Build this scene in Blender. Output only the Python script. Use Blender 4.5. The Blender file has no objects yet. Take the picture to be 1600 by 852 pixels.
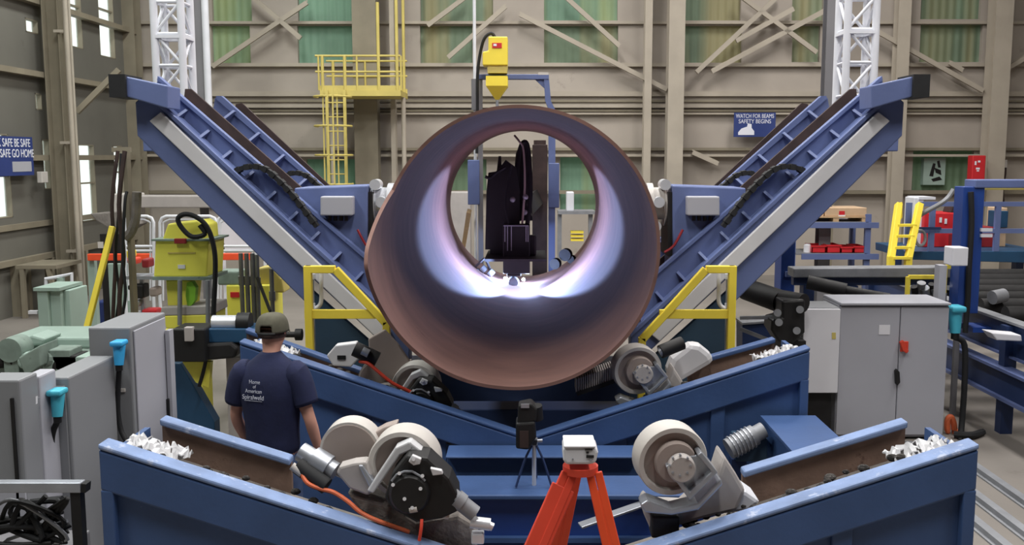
import bpy, bmesh, math, random
from mathutils import Vector, Matrix
C = bpy.context.scene.collection
SC = bpy.context.scene
R = math.radians
random.seed(7)
# ------------------------------------------------------------------ camera
H, F, TH = 2.78, 1500.0, math.atan(182 / 1500.0)
VX = 827.0
FWD = Vector((0, math.cos(TH), -math.sin(TH))); UP = Vector((0, math.sin(TH), math.cos(TH)))
cam_data = bpy.data.cameras.new('camera'); cam = bpy.data.objects.new('camera', cam_data); C.objects.link(cam)
cam.location = (0, 0, H); cam.rotation_euler = (math.pi / 2 - TH, 0, 0)
cam_data.sensor_width = 36; cam_data.lens = 36 * F / 1600; cam_data.shift_x = (800 - VX) / 1600
cam_data.clip_start = 0.05; cam_data.clip_end = 200
SC.camera = cam

def P(px, py, Y):
    "point of the place seen at photo pixel (px,py), at distance Y down the hall"
    d = Vector(((px - VX) / F, 0, 0)) + UP * ((426 - py) / F) + FWD
    return Vector((0, 0, H)) + d * (Y / d.y)
def W(px, py, Y):
    p = P(px, py, Y); return (p.x, p.z)

# ------------------------------------------------------------------ materials
def lin(c):
    c = c / 255.0
    return c / 12.92 if c <= 0.04045 else ((c + 0.055) / 1.055) ** 2.4
def rgb(h):
    return tuple(lin(int(h[i:i + 2], 16)) for i in (0, 2, 4)) + (1,)
M = {}
def mat(name, col, rough=0.5, metal=0.0, var=0.12, scale=4.0, wear=None, wear_amt=0.5, wear_scale=6.0, bump=0.0, bump_scale=30.0, spec=0.5, stretch=None):
    m = bpy.data.materials.new(name); m.use_nodes = True
    nt = m.node_tree; N = nt.nodes; L = nt.links
    b = N['Principled BSDF']; b.inputs['Roughness'].default_value = rough; b.inputs['Metallic'].default_value = metal
    b.inputs['Specular IOR Level'].default_value = spec
    tc = N.new('ShaderNodeTexCoord'); src = tc.outputs['Object']
    if stretch:
        mp = N.new('ShaderNodeMapping'); mp.inputs['Scale'].default_value = stretch; L.new(src, mp.inputs['Vector']); src = mp.outputs['Vector']
    n = N.new('ShaderNodeTexNoise'); n.inputs['Scale'].default_value = scale; n.inputs['Detail'].default_value = 5
    L.new(src, n.inputs['Vector'])
    r = N.new('ShaderNodeValToRGB'); c = rgb(col)
    r.color_ramp.elements[0].position = 0.3; r.color_ramp.elements[1].position = 0.7
    r.color_ramp.elements[0].color = tuple(x * (1 - var) for x in c[:3]) + (1,)
    r.color_ramp.elements[1].color = tuple(min(1, x * (1 + var)) for x in c[:3]) + (1,)
    L.new(n.outputs['Fac'], r.inputs['Fac']); out = r.outputs['Color']
    if wear:
        n2 = N.new('ShaderNodeTexNoise'); n2.inputs['Scale'].default_value = wear_scale; n2.inputs['Detail'].default_value = 8; n2.inputs['Roughness'].default_value = 0.7
        L.new(src, n2.inputs['Vector'])
        r2 = N.new('ShaderNodeValToRGB'); r2.color_ramp.elements[0].position = 0.62 - 0.3 * (wear_amt - 0.3); r2.color_ramp.elements[1].position = r2.color_ramp.elements[0].position + 0.08
        L.new(n2.outputs['Fac'], r2.inputs['Fac'])
        mx = N.new('ShaderNodeMix'); mx.data_type = 'RGBA'; mx.inputs['B'].default_value = rgb(wear)
        L.new(r2.outputs['Color'], mx.inputs['Factor']); L.new(out, mx.inputs['A']); out = mx.outputs['Result']
    L.new(out, b.inputs['Base Color'])
    if bump:
        n3 = N.new('ShaderNodeTexNoise'); n3.inputs['Scale'].default_value = bump_scale; n3.inputs['Detail'].default_value = 4
        L.new(src, n3.inputs['Vector'])
        bp = N.new('ShaderNodeBump'); bp.inputs['Strength'].default_value = bump; bp.inputs['Distance'].default_value = 0.02
        L.new(n3.outputs['Fac'], bp.inputs['Height']); L.new(bp.outputs['Normal'], b.inputs['Normal'])
    M[name] = m; return m
def corrugated(name, col, trans=0.0, freq=40.0, var=0.15, axis='X', stripe=None):
    "ribbed sheet metal / translucent ribbed sheet"
    m = mat(name, col, 0.6, 0, var, 0.9)
    nt = m.node_tree; N = nt.nodes; L = nt.links; b = N['Principled BSDF']
    w = N.new('ShaderNodeTexWave'); w.bands_direction = axis; w.inputs['Scale'].default_value = freq / 20.0; w.inputs['Distortion'].default_value = 0
    tc = N.new('ShaderNodeTexCoord'); L.new(tc.outputs['Object'], w.inputs['Vector'])
    bp = N.new('ShaderNodeBump'); bp.inputs['Strength'].default_value = 0.6; bp.inputs['Distance'].default_value = 0.03
    L.new(w.outputs['Fac'], bp.inputs['Height']); L.new(bp.outputs['Normal'], b.inputs['Normal'])
    if trans:
        t = N.new('ShaderNodeBsdfTranslucent'); ms = N.new('ShaderNodeMixShader'); ms.inputs['Fac'].default_value = trans
        src = b.inputs['Base Color'].links[0].from_socket
        if stripe:
            n = N.new('ShaderNodeTexNoise'); n.inputs['Scale'].default_value = 1.4; mp = N.new('ShaderNodeMapping'); mp.inputs['Scale'].default_value = (1, 1, 0.05)
            L.new(tc.outputs['Object'], mp.inputs['Vector']); L.new(mp.outputs['Vector'], n.inputs['Vector'])
            rr = N.new('ShaderNodeValToRGB'); rr.color_ramp.elements[0].position = 0.5; rr.color_ramp.elements[1].position = 0.68; L.new(n.outputs['Fac'], rr.inputs['Fac'])
            mx = N.new('ShaderNodeMix'); mx.data_type = 'RGBA'; mx.inputs['B'].default_value = rgb(stripe); L.new(rr.outputs['Color'], mx.inputs['Factor']); L.new(src, mx.inputs['A'])
            src = mx.outputs['Result']; L.new(src, b.inputs['Base Color'])
        L.new(src, t.inputs['Color'])
        o = N['Material Output']; L.new(b.outputs['BSDF'], ms.inputs[1]); L.new(t.outputs['BSDF'], ms.inputs[2]); L.new(ms.outputs['Shader'], o.inputs['Surface'])
    return m
def emit(name, col, s):
    m = bpy.data.materials.new(name); m.use_nodes = True; b = m.node_tree.nodes['Principled BSDF']
    b.inputs['Base Color'].default_value = rgb(col); b.inputs['Emission Color'].default_value = rgb(col); b.inputs['Emission Strength'].default_value = s
    M[name] = m; return m

# ------------------------------------------------------------------ mesh builder
class MB:
    def __init__(s): s.b = bmesh.new()
    def face(s, pts):
        try: s.b.faces.new([s.b.verts.new(p) for p in pts])
        except ValueError: pass
    def hexa(s, v):
        v = [s.b.verts.new(p) for p in v]
        for f in ((0, 3, 2, 1), (4, 5, 6, 7), (0, 1, 5, 4), (1, 2, 6, 5), (2, 3, 7, 6), (3, 0, 4, 7)): s.b.faces.new([v[i] for i in f])
        return s
    def box(s, x0, x1, y0, y1, z0, z1):
        return s.hexa([(x0, y0, z0), (x1, y0, z0), (x1, y1, z0), (x0, y1, z0), (x0, y0, z1), (x1, y0, z1), (x1, y1, z1), (x0, y1, z1)])
    def bar(s, p0, p1, w, h, side=(0, 1, 0)):
        "rectangular bar p0->p1, w along side, h across"
        p0, p1 = Vector(p0), Vector(p1); d = (p1 - p0).normalized(); sd = Vector(side); sd = (sd - d * sd.dot(d))
        if sd.length < 1e-4: sd = Vector((1, 0, 0)); sd = sd - d * sd.dot(d)
        sd.normalize(); n = d.cross(sd)
        a = sd * (w / 2); c = n * (h / 2)
        return s.hexa([p0 - a - c, p0 + a - c, p0 + a + c, p0 - a + c, p1 - a - c, p1 + a - c, p1 + a + c, p1 - a + c])
    def prism(s, poly, y0, y1):
        "polygon in x,z pushed from y0 to y1"
        a = [s.b.verts.new((x, y0, z)) for x, z in poly]; c = [s.b.verts.new((x, y1, z)) for x, z in poly]
        n = len(poly); s.b.faces.new(a); s.b.faces.new(c[::-1])
        for i in range(n): s.b.faces.new([a[i], c[i], c[(i + 1) % n], a[(i + 1) % n]])
        return s
    def xprism(s, poly, x0, x1):
        a = [s.b.verts.new((x0, y, z)) for y, z in poly]; c = [s.b.verts.new((x1, y, z)) for y, z in poly]
        n = len(poly); s.b.faces.new(a); s.b.faces.new(c[::-1])
        for i in range(n): s.b.faces.new([a[i], c[i], c[(i + 1) % n], a[(i + 1) % n]])
        return s
    def pp(s, pix, Y, D):
        return s.prism([W(x, y, Y) for x, y in pix], Y, Y + D)
    def pbox(s, x0, y0, x1, y1, Y, D):
        a = P(x0, y1, Y); c = P(x1, y0, Y); return s.box(a.x, c.x, Y, Y + D, a.z, c.z)
    def loft(s, rings, cap=True):
        vs = [[s.b.verts.new(p) for p in r] for r in rings]; n = len(vs[0])
        for a, c in zip(vs, vs[1:]):
            for i in range(n): s.b.faces.new([a[i], a[(i + 1) % n], c[(i + 1) % n], c[i]])
        if cap: s.b.faces.new(vs[0][::-1]); s.b.faces.new(vs[-1])
        return s
    def tube(s, pts, r, n=10, cap=True):
        pts = [Vector(p) for p in pts]; rings = []; d = (pts[1] - pts[0]).normalized()
        u = d.orthogonal().normalized()
        for i, p in enumerate(pts):
            if i == 0: t = pts[1] - pts[0]
            elif i == len(pts) - 1: t = pts[-1] - pts[-2]
            else: t = (pts[i + 1] - p).normalized() + (p - pts[i - 1]).normalized()
            t.normalize(); u = (u - t * u.dot(t)).normalized(); w = t.cross(u)
            rr = r[i] if isinstance(r, (list, tuple)) else r
            rings.append([p + (u * math.cos(2 * math.pi * k / n) + w * math.sin(2 * math.pi * k / n)) * rr for k in range(n)])
        return s.loft(rings, cap)
    def cyl(s, p0, p1, r, r2=None, n=24):
        return s.tube([p0, p1], [r, r if r2 is None else r2], n)
    def lathe(s, prof, o, axis, n=40):
        "profile (radius, height) round axis at o"
        o = Vector(o); a = Vector(axis).normalized(); u = a.orthogonal().normalized(); w = a.cross(u)
        rings = [[o + a * h + (u * math.cos(2 * math.pi * k / n) + w * math.sin(2 * math.pi * k / n)) * max(r, 1e-4) for k in range(n)] for r, h in prof]
        return s.loft(rings, True)
    def sphere(s, c, rx, ry=None, rz=None, nu=20, nv=12):
        ry = ry or rx; rz = rz or rx; c = Vector(c)
        rings = [[c + Vector((rx * math.sin(t) * math.cos(2 * math.pi * k / nu), ry * math.sin(t) * math.sin(2 * math.pi * k / nu), rz * math.cos(t))) for k in range(nu)]
                 for t in [math.pi * (0.02 + 0.96 * j / nv) for j in range(nv + 1)]]
        return s.loft(rings, True)
    def build(s, name, m, parent=None, bevel=0.0, smooth=False, label=None, kind=None, solid=0):
        bmesh.ops.recalc_face_normals(s.b, faces=s.b.faces)
        me = bpy.data.meshes.new(name); s.b.to_mesh(me); s.b.free()
        o = bpy.data.objects.new(name, me); C.objects.link(o)
        me.materials.append(M[m] if isinstance(m, str) else m)
        if smooth:
            me.shade_smooth()
            try: me.set_sharp_from_angle(angle=R(40))
            except Exception: pass
        if bevel:
            bv = o.modifiers.new('edge', 'BEVEL'); bv.width = bevel; bv.segments = 2; bv.limit_method = 'ANGLE'; bv.angle_limit = R(50)
        if parent:
            o.parent = parent; off = Vector((0, 0, 0)); q = parent
            while q: off += q.location; q = q.parent
            o.location = -off
        if label: o['label'] = label
        if kind: o['kind'] = kind
        return o
def tag(o, label=None, cat=None, group=None, kind=None):
    if label: o['label'] = label
    if cat: o['category'] = cat
    if group: o['group'] = group
    if kind: o['kind'] = kind
    return o
def thing(name, loc, label, cat, group=None):
    o = bpy.data.objects.new(name, None); C.objects.link(o); o.empty_display_size = 0.1; o.location = loc
    return tag(o, label, cat, group)
def copy_tree(o, parent=None):
    c = o.copy(); C.objects.link(c)
    if parent: c.parent = parent
    for ch in list(o.children): copy_tree(ch, c)
    return c
def struct(o): o['kind'] = 'structure'; return o
def text(body, size, loc, rot, m, parent, name='lettering', ext=0.002, sx=1.0):
    cu = bpy.data.curves.new(name, 'FONT'); cu.body = body; cu.size = size; cu.extrude = ext; cu.align_x = 'CENTER'; cu.align_y = 'CENTER'
    o = bpy.data.objects.new(name, cu); C.objects.link(o); o.rotation_euler = rot; cu.materials.append(M[m]); o.scale = (sx, 1, 1)
    o = to_mesh(o); o.parent = parent; off = Vector((0, 0, 0)); q = parent
    while q: off += q.location; q = q.parent
    o.location = Vector(loc) - off
    return o
def to_mesh(o):
    bpy.context.view_layer.update()
    me = bpy.data.meshes.new_from_object(o.evaluated_get(bpy.context.evaluated_depsgraph_get())); n = o.name.split('.')[0]
    q = bpy.data.objects.new(n, me); C.objects.link(q); q.rotation_euler = o.rotation_euler; q.scale = o.scale; bpy.data.objects.remove(o); return q
def arc(c, r, a0, a1, n, ux, uz):
    c = Vector(c); ux = Vector(ux); uz = Vector(uz)
    return [c + (ux * math.cos(R(a0 + (a1 - a0) * i / n)) + uz * math.sin(R(a0 + (a1 - a0) * i / n))) * r for i in range(n + 1)]
def smooth_path(pts, k=6):
    pts = [Vector(p) for p in pts]; q = [pts[0]] + pts + [pts[-1]]; out = []
    for i in range(1, len(q) - 2):
        for j in range(k):
            t = j / k; a, b_, c, d = q[i - 1], q[i], q[i + 1], q[i + 2]
            out.append(0.5 * ((2 * b_) + (c - a) * t + (2 * a - 5 * b_ + 4 * c - d) * t * t + (3 * b_ - a - 3 * c + d) * t ** 3))
    out.append(pts[-1]); return out
def pth(pix, k=5): return smooth_path([P(*q) for q in pix], k)

mat('blue', '3c5684', 0.5, 0, 0.14, 2.5, wear='8094b8', wear_amt=0.12, wear_scale=5, bump=0.08)
mat('blue_frame', '5f6d9a', 0.5, 0, 0.10, 2.0, wear='3a4f7c', wear_amt=0.1, wear_scale=4, bump=0.05)
mat('blue_deep', '1f3f86', 0.45, 0, 0.1, 2.5)
mat('blue_navy', '22345c', 0.5, 0, 0.15, 2.5)
mat('teal', '1d4566', 0.5, 0, 0.15, 3)
mat('teal_dark', '2a4358', 0.6, 0, 0.2, 2, wear='35536c', wear_amt=0.3, wear_scale=2)
mat('lit_worn_flange', '7388b0', 0.6, 0, 0.2, 6, wear='a4aec6', wear_amt=0.45, wear_scale=9, bump=0.15)  # worn blue, base made paler to stand for light from above
mat('rust', '7b6458', 0.85, 0, 0.25, 5, wear='4a3228', wear_amt=0.4, wear_scale=4, bump=0.2)
mat('rust_dark', '3b2c2a', 0.8, 0, 0.3, 6, wear='5b453f', wear_amt=0.2, wear_scale=5)
mat('pipe_in', '7c5b52', 0.75, 0.0, 0.14, 2.0, wear='6a4b44', wear_amt=0.3, wear_scale=3, bump=0.05, bump_scale=9, stretch=(1, 3, 1))
mat('dirt', '3d3a38', 1.0, 0, 0.6, 30, wear='a5a19c', wear_amt=0.35, wear_scale=40, bump=0.8)
mat('grey_dust', '7e7873', 0.95, 0, 0.25, 8, bump=0.4)
mat('white_rail', 'cccccf', 0.45, 0, 0.06, 3)
mat('yellow', 'f2db4a', 0.5, 0, 0.06, 3, wear='b7a638', wear_amt=0.1, wear_scale=8)
mat('yellow_lime', 'efe85c', 0.5, 0, 0.06, 3)
mat('yellow_faded', 'c8b766', 0.6, 0, 0.1, 3)
mat('grey_cab', 'abacb5', 0.5, 0, 0.04, 1.5)
mat('grey_cab_dark', '85878b', 0.5, 0, 0.05, 1.5)
mat('white_box', 'dedee4', 0.5, 0, 0.03, 2)
mat('offwhite', 'c2bdb8', 0.6, 0, 0.06, 4, bump=0.05)
mat('cream_grey', 'aaa4a1', 0.65, 0, 0.08, 5, bump=0.06)
mat('tan_grey', '9c8f89', 0.7, 0, 0.08, 4)
mat('black', '141416', 0.5, 0, 0.2, 6)
mat('black_iron', '1d1c1d', 0.6, 0.2, 0.3, 8)
mat('rubber', '17181b', 0.75, 0, 0.2, 10)
mat('steel', 'a9adb5', 0.38, 0.6, 0.12, 8)
mat('steel_dull', '8b8d92', 0.55, 0.3, 0.12, 8)
mat('chrome', 'd5d8de', 0.28, 0.35, 0.08, 8)
mat('orange', 'e8512a', 0.5, 0, 0.08, 5)
mat('orange_red', 'd8452f', 0.55, 0, 0.1, 5)
mat('orange_hose', 'd4683f', 0.6, 0, 0.15, 10)
mat('red', 'c8242c', 0.5, 0, 0.08, 4)
mat('red_dark', '8d2026', 0.55, 0, 0.1, 4)
mat('plug_blue', '3aa5e0', 0.45, 0, 0.05, 6)
mat('plug_teal', '49b3cc', 0.45, 0, 0.05, 6)
mat('mint', '98ada3', 0.6, 0, 0.06, 3)
mat('mint_grey', '7b8b82', 0.7, 0, 0.25, 6, wear='4a574f', wear_amt=0.35, wear_scale=10)
mat('wood', 'bfa07a', 0.8, 0, 0.15, 8, stretch=(1, 8, 8))
mat('cardboard', 'c8ab8c', 0.9, 0, 0.06, 6)
mat('beige_steel', 'aaa193', 0.7, 0, 0.08, 2)
mat('beige_dark', '857d6c', 0.7, 0, 0.12, 2)
mat('wall_beige', 'a89f95', 0.75, 0, 0.12, 0.7, wear='968d84', wear_amt=0.25, wear_scale=1.2)
mat('wall_grey', '66645d', 0.8, 0, 0.14, 0.6, wear='545149', wear_amt=0.3, wear_scale=1.0)
mat('post_grey', '77767a', 0.6, 0, 0.08, 2)
mat('tower_white', 'd9dbe2', 0.5, 0, 0.05, 4)
mat('floor_concrete', '7d7771', 0.75, 0, 0.15, 0.8, wear='6c655f', wear_amt=0.3, wear_scale=1.5, bump=0.06)
mat('ceiling', '6b6b66', 0.9, 0, 0.1, 1)
mat('sign_navy', '2b3c78', 0.5, 0, 0.05, 3)
mat('sign_white', 'e6e8f2', 0.5, 0, 0.02, 3)
mat('skin', 'd59f8c', 0.55, 0, 0.06, 12)
mat('skin_shade', 'a98078', 0.55, 0, 0.06, 12)
mat('shirt', '1e2446', 0.9, 0, 0.12, 12, bump=0.1)
mat('shirt_print', 'c9ccdc', 0.9, 0, 0.05, 3)
mat('jeans', '46587e', 0.9, 0, 0.2, 14)
mat('cap_cloth', '575548', 0.9, 0, 0.12, 20)
mat('green_paint', '5a8b3a', 0.6, 0, 0.1, 3)
mat('green_lime', '8fcf3c', 0.5, 0, 0.1, 3)
corrugated('green_sheet', '86a892', 0.3, 36, 0.2, stripe='a9b482')
corrugated('green_sheet_dim', '80937c', 0.25, 36, 0.2, stripe='a39d78')
corrugated('green_low', '7b9278', 0.3, 36, 0.15)
m = bpy.data.materials.new('frosted_pane'); m.use_nodes = True; nt = m.node_tree
t1 = nt.nodes.new('ShaderNodeBsdfTransparent'); t2 = nt.nodes.new('ShaderNodeBsdfTranslucent'); t2.inputs['Color'].default_value = (0.9, 0.97, 0.93, 1)
mx = nt.nodes.new('ShaderNodeMixShader'); mx.inputs['Fac'].default_value = 0.25
nt.links.new(t1.outputs[0], mx.inputs[1]); nt.links.new(t2.outputs[0], mx.inputs[2]); nt.links.new(mx.outputs[0], nt.nodes['Material Output'].inputs['Surface'])
nt.nodes.remove(nt.nodes['Principled BSDF']); M['frosted_pane'] = m
emit('arc_light', 'dfe8ff', 60)
WORLD, LAMP, ARC, EXPO = 1.3, 330, 110, 0.0
# ================================================================== THE HALL
YB, XL, XR, ZC = 22.4, -9.0, 15.0, 10.0
struct(MB().box(XL - 3, XR + 3, -14, YB + 0.5, -0.2, 0).build('floor', 'floor_concrete'))
struct(MB().box(XL - 0.3, XR + 0.3, -14, YB + 0.3, ZC, ZC + 0.2).build('ceiling', 'ceiling'))
struct(MB().box(XR, XR + 0.2, -14, YB + 0.3, 0, ZC).build('wall_right', 'wall_beige'))
struct(MB().box(XL - 0.3, XR + 0.3, -14.2, -14, 0, ZC).build('wall_front', 'rust_dark'))

def holed(x0, x1, z0, z1, holes):
    "cells of a rectangle left over by rectangular holes"
    xs = sorted({x0, x1, *[min(max(h[i], x0), x1) for h in holes for i in (0, 1)]}); zs = sorted({z0, z1, *[min(max(h[i], z0), z1) for h in holes for i in (2, 3)]})
    for a, b_ in zip(xs, xs[1:]):
        run = None
        for c, d in list(zip(zs, zs[1:])) + [(None, None)]:
            solid = c is not None and not any(h[0] <= (a + b_) / 2 <= h[1] and h[2] <= (c + d) / 2 <= h[3] for h in holes)
            if solid: run = [run[0], d] if run else [c, d]
            elif run: yield a, b_, run[0], run[1]; run = None

# back wall: beige sheeting with panels of translucent green ribbed sheet
gp = [(332, 390, -80, 34, 0), (332, 390, 40, 100, 0), (466, 557, -80, 34, 0), (466, 557, 40, 100, 0), (657, 770, -80, 34, 1), (657, 738, 40, 100, 1),
      (850, 966, -80, 32, 0), (850, 966, 40, 98, 1), (1062, 1160, -80, 32, 1), (1062, 1160, 40, 98, 1), (1237, 1290, -80, 32, 1), (1237, 1282, 40, 97, 1),
      (1438, 1538, -80, 30, 1), (1436, 1536, 38, 97, 1), (480, 590, 249, 300, 0), (664, 760, 249, 300, 2), (875, 940, 246, 330, 0), (1424, 1522, 236, 300, 2), (1236, 1290, 246, 300, 2)]
holes = []
for i, (a, b_, c, d, k) in enumerate(gp):
    x0, z0 = W(a, d, YB); x1, z1 = W(b_, c, YB); holes.append((x0, x1, z0, min(z1, ZC - 0.4)))
w = MB()
for a, b_, c, d in holed(XL - 0.2, XR + 0.2, 0, ZC, holes): w.box(a, b_, YB, YB + 0.12, c, d)
struct(w.build('wall_back', 'wall_beige'))
for (h, g) in zip(holes, gp):
    o = MB().box(h[0] - 0.03, h[1] + 0.03, YB + 0.13, YB + 0.15, h[2] - 0.03, h[3] + 0.03).build('window_%d' % (1 + len([q for q in C.objects if q.name.startswith('window_')])), ('green_sheet', 'green_sheet_dim', 'green_low')[g[4]])
    struct(o); o['label'] = 'green translucent ribbed wall panel in the beige back wall'
# horizontal rails of the back wall
n = 0
for y, hh, dd, mt in [(36, 4, 0.10, 'beige_steel'), (102, 5, 0.13, 'beige_steel'), (147, 7, 0.10, 'beige_steel'), (158, 3, 0.06, 'beige_dark'), (166, 5, 0.12, 'beige_steel'), (173, 3, 0.06, 'beige_dark'),
                      (178, 2.5, 0.14, 'beige_steel'), (233, 4, 0.12, 'beige_dark'), (243, 3.5, 0.26, 'beige_steel'), (300, 5, 0.2, 'beige_dark'), (-40, 6, 0.2, 'beige_steel')]:
    n += 1; a = P(200, y, YB); hz = hh / 64.0
    o = MB().box(XL, XR, YB - dd, YB - 0.005, a.z - hz / 2, a.z + hz / 2)
    struct(o.build('trim_%d' % n, mt))
# stanchions of the back wall: I-sections
def icol(x, w_, Y, d, mt, z1=ZC, tf=0.02):
    m_ = MB(); m_.box(x - w_ / 2, x + w_ / 2, Y, Y + tf, 0, z1).box(x - w_ / 2, x + w_ / 2, Y + d - tf, Y + d, 0, z1).box(x - tf, x + tf, Y + tf, Y + d - tf, 0, z1)
    return m_
for px, pw, d, mt in [(576, 36, 0.36, 'beige_dark'), (1051, 24, 0.42, 'beige_steel'), (1546, 26, 0.42, 'beige_steel'), (1398, 19, 0.3, 'beige_steel'), (1009, 11, 0.3, 'beige_steel'), (617, 7, 0.26, 'beige_steel'), (216, 24, 0.4, 'beige_dark'), (1297, 10, 0.26, 'beige_dark')]:
    x = P(px, 244, YB - 0.35).x; wd = pw * (YB - 0.35) / F
    struct(icol(x, wd, YB - d - 0.28, d, mt).build('column_back', mt))
# wind bracing
for (x0, y0, x1, y1) in [(332, 104, 480, 4), (388, -10, 470, 60), (812, 22, 1042, 140), (880, -8, 968, 72), (1088, 113, 1222, -12), (1112, 112, 1302, 10), (1155, -8, 1276, 82), (1082, 238, 1122, 256),
                         (1372, 50, 1536, 142), (1484, 98, 1504, 110), (1556, 118, 1612, 84), (668, 40, 735, -10), (700, 90, 790, 10), (1150, 64, 1240, 14)]:
    a, b_ = P(x0, y0, YB - 0.34), P(x1, y1, YB - 0.34)
    m_ = MB().bar(a, b_, 0.07, 0.10); m_.bar(a + Vector((0, 0.04, 0.05)), b_ + Vector((0, 0.04, 0.05)), 0.01, 0.03)
    tag(struct(m_.build('brace', 'beige_steel')))

# left wall: grey sheeting, tall daylight openings
def LY(px): return XL * F / (px - VX) * 1.0
lw = [(118, 144, -60, 74), (170, 193, -60, 90), (58, 77, 30, 52), (66, 76, 146, 172), (128, 152, 226, 346), (182, 196, 228, 310), (-60, 20, 208, 344), (72, 83, 218, 296)]
lh = []
for (a, b_, c, d) in lw:
    ya, yb = LY(a), LY(b_); ym = (ya + yb) / 2
    pz = lambda py: P(VX, py, ym).z
    lh.append((ya, yb, pz(d), min(pz(c), ZC - 0.3)))
w = MB()
for a, b_, c, d in holed(-14, YB + 0.12, 0, ZC, lh): w.box(XL - 0.12, XL, a, b_, c, d)
struct(w.build('wall_left', 'wall_grey'))
for h in lh:
    k = 1 + len([q for q in C.objects if q.name.startswith('window_')])
    o = MB().box(XL - 0.10, XL - 0.085, h[0], h[1], h[2], h[3]).build('window_%d' % k, 'frosted_pane'); struct(o)
    fr = MB(); t = 0.02
    for yy in (h[0], h[1] - t): fr.box(XL - 0.11, XL + 0.004, yy, yy + t, h[2], h[3])
    fr.box(XL - 0.11, XL + 0.004, h[0], h[1], h[2], h[2] + t); fr.box(XL - 0.11, XL + 0.004, h[0], h[1], h[3] - t, h[3])
    nz = int((h[3] - h[2]) / 1.0)
    for q in range(1, nz + 1): z = h[2] + (h[3] - h[2]) * q / (nz + 1); fr.box(XL - 0.11, XL - 0.02, h[0], h[1], z - 0.015, z + 0.015)
    fr.build('window_frame', 'beige_dark', o)
n = 20
for z, d in [(0.95, 0.12), (1.55, 0.06), (2.75, 0.16), (4.25, 0.16), (5.55, 0.16), (6.9, 0.16)]:
    n += 1; struct(MB().box(XL + 0.001, XL + d, -6, YB - 0.3, z - 0.05, z + 0.05).build('trim_%d' % n, 'beige_dark'))
for px, wd in [(75, 0.34)]:
    y = LY(px); m_ = MB().box(XL + 0.18, XL + 0.2, y - wd / 2, y + wd / 2, 0, ZC).box(XL + 0.46, XL + 0.48, y - wd / 2, y + wd / 2, 0, ZC).box(XL + 0.2, XL + 0.46, y - 0.02, y + 0.02, 0, ZC)
    struct(m_.build('column_left', 'beige_dark'))
for px, r in [(80, 0.045), (86, 0.03)]:
    y = LY(px) - 0.3; m_ = MB().cyl((XL + 0.62, y, 0), (XL + 0.62, y, ZC), r)
    for z in (1, 3, 5, 7): m_.box(XL + 0.4, XL + 0.63, y - 0.03, y + 0.03, z, z + 0.05)
    tag(m_.build('wall_conduit', 'beige_steel', smooth=True), 'tall %s steel conduit beside the left wall column' % ('thick' if r > 0.04 else 'thin'), 'pipe')
m_ = MB().bar((XL + 0.5, LY(88), 3.6), (XL + 1.25, LY(88) + 0.2, 4.4), 0.08, 0.1, (0, 1, 0)); struct(m_.build('brace', 'beige_dark'))
# lower left wall wainscot posts
for px in (12, 28, 70, 84, 104, 122):
    y = LY(px); m_ = MB().box(XL + 0.001, XL + 0.14, y - 0.05, y + 0.05, 0, 0.9); struct(m_.build('column_wall_foot', 'beige_dark'))
t = thing('work_bench', (XL + 0.5, LY(20), 0), 'dark steel bench with splayed legs against the left wall', 'bench')
MB().box(XL + 0.2, XL + 0.9, LY(0), LY(45), 0.86, 0.92).build('bench_top', 'beige_dark', t)
for yy in (LY(2), LY(43)):
    MB().bar((XL + 0.3, yy, 0), (XL + 0.3, yy, 0.86), 0.07, 0.07).build('leg', 'beige_dark', t); MB().bar((XL + 0.9, yy, 0), (XL + 0.75, yy, 0.86), 0.07, 0.07).build('leg', 'beige_dark', t)
MB().bar((XL + 0.6, LY(2), 0.2), (XL + 0.6, LY(43), 0.2), 0.05, 0.05, (1, 0, 0)).build('stretcher', 'beige_dark', t)
tag(MB().box(XL + 0.13, XL + 0.22, LY(50), LY(60), 2.3, 2.5).build('switch_box', 'offwhite', bevel=0.01), 'small white switch box on the left wall under the window', 'switch box')
# sign on the left wall
y0, y1 = LY(-40), LY(40); zt, zb = P(VX, 214, 16.9).z, P(VX, 274, 16.9).z
t = thing('safety_sign', (XL + 0.2, (y0 + y1) / 2, zb), 'navy blue sign with rows of white capitals on the left wall', 'sign')
MB().box(XL + 0.17, XL + 0.2, y0, y1, zb, zt).build('sign_board', 'sign_navy', t)
for q in (-1, 1): MB().bar((XL + 0.0, (y0 + y1) / 2 + q * 0.6, (zb + zt) / 2), (XL + 0.18, (y0 + y1) / 2 + q * 0.6, (zb + zt) / 2), 0.04, 0.04).build('bracket', 'beige_dark', t)
h_ = zt - zb
for k, (s_, f_, yy) in enumerate([('THINK SAFE BE SAFE', 0.2, .83), ('WORK SAFE GO HOME', 0.2, .56)]):
    text(s_, h_ * 0.3, (XL + 0.203, (y0 + y1) / 2, zb + h_ * yy), (math.pi / 2, 0, math.pi / 2), 'sign_white', t, sx=0.78)
MB().box(XL + 0.2, XL + 0.205, LY(6), LY(36), zb + h_ * 0.1, zb + h_ * 0.36).build('slogan_panel', 'grey_cab', t)

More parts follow.
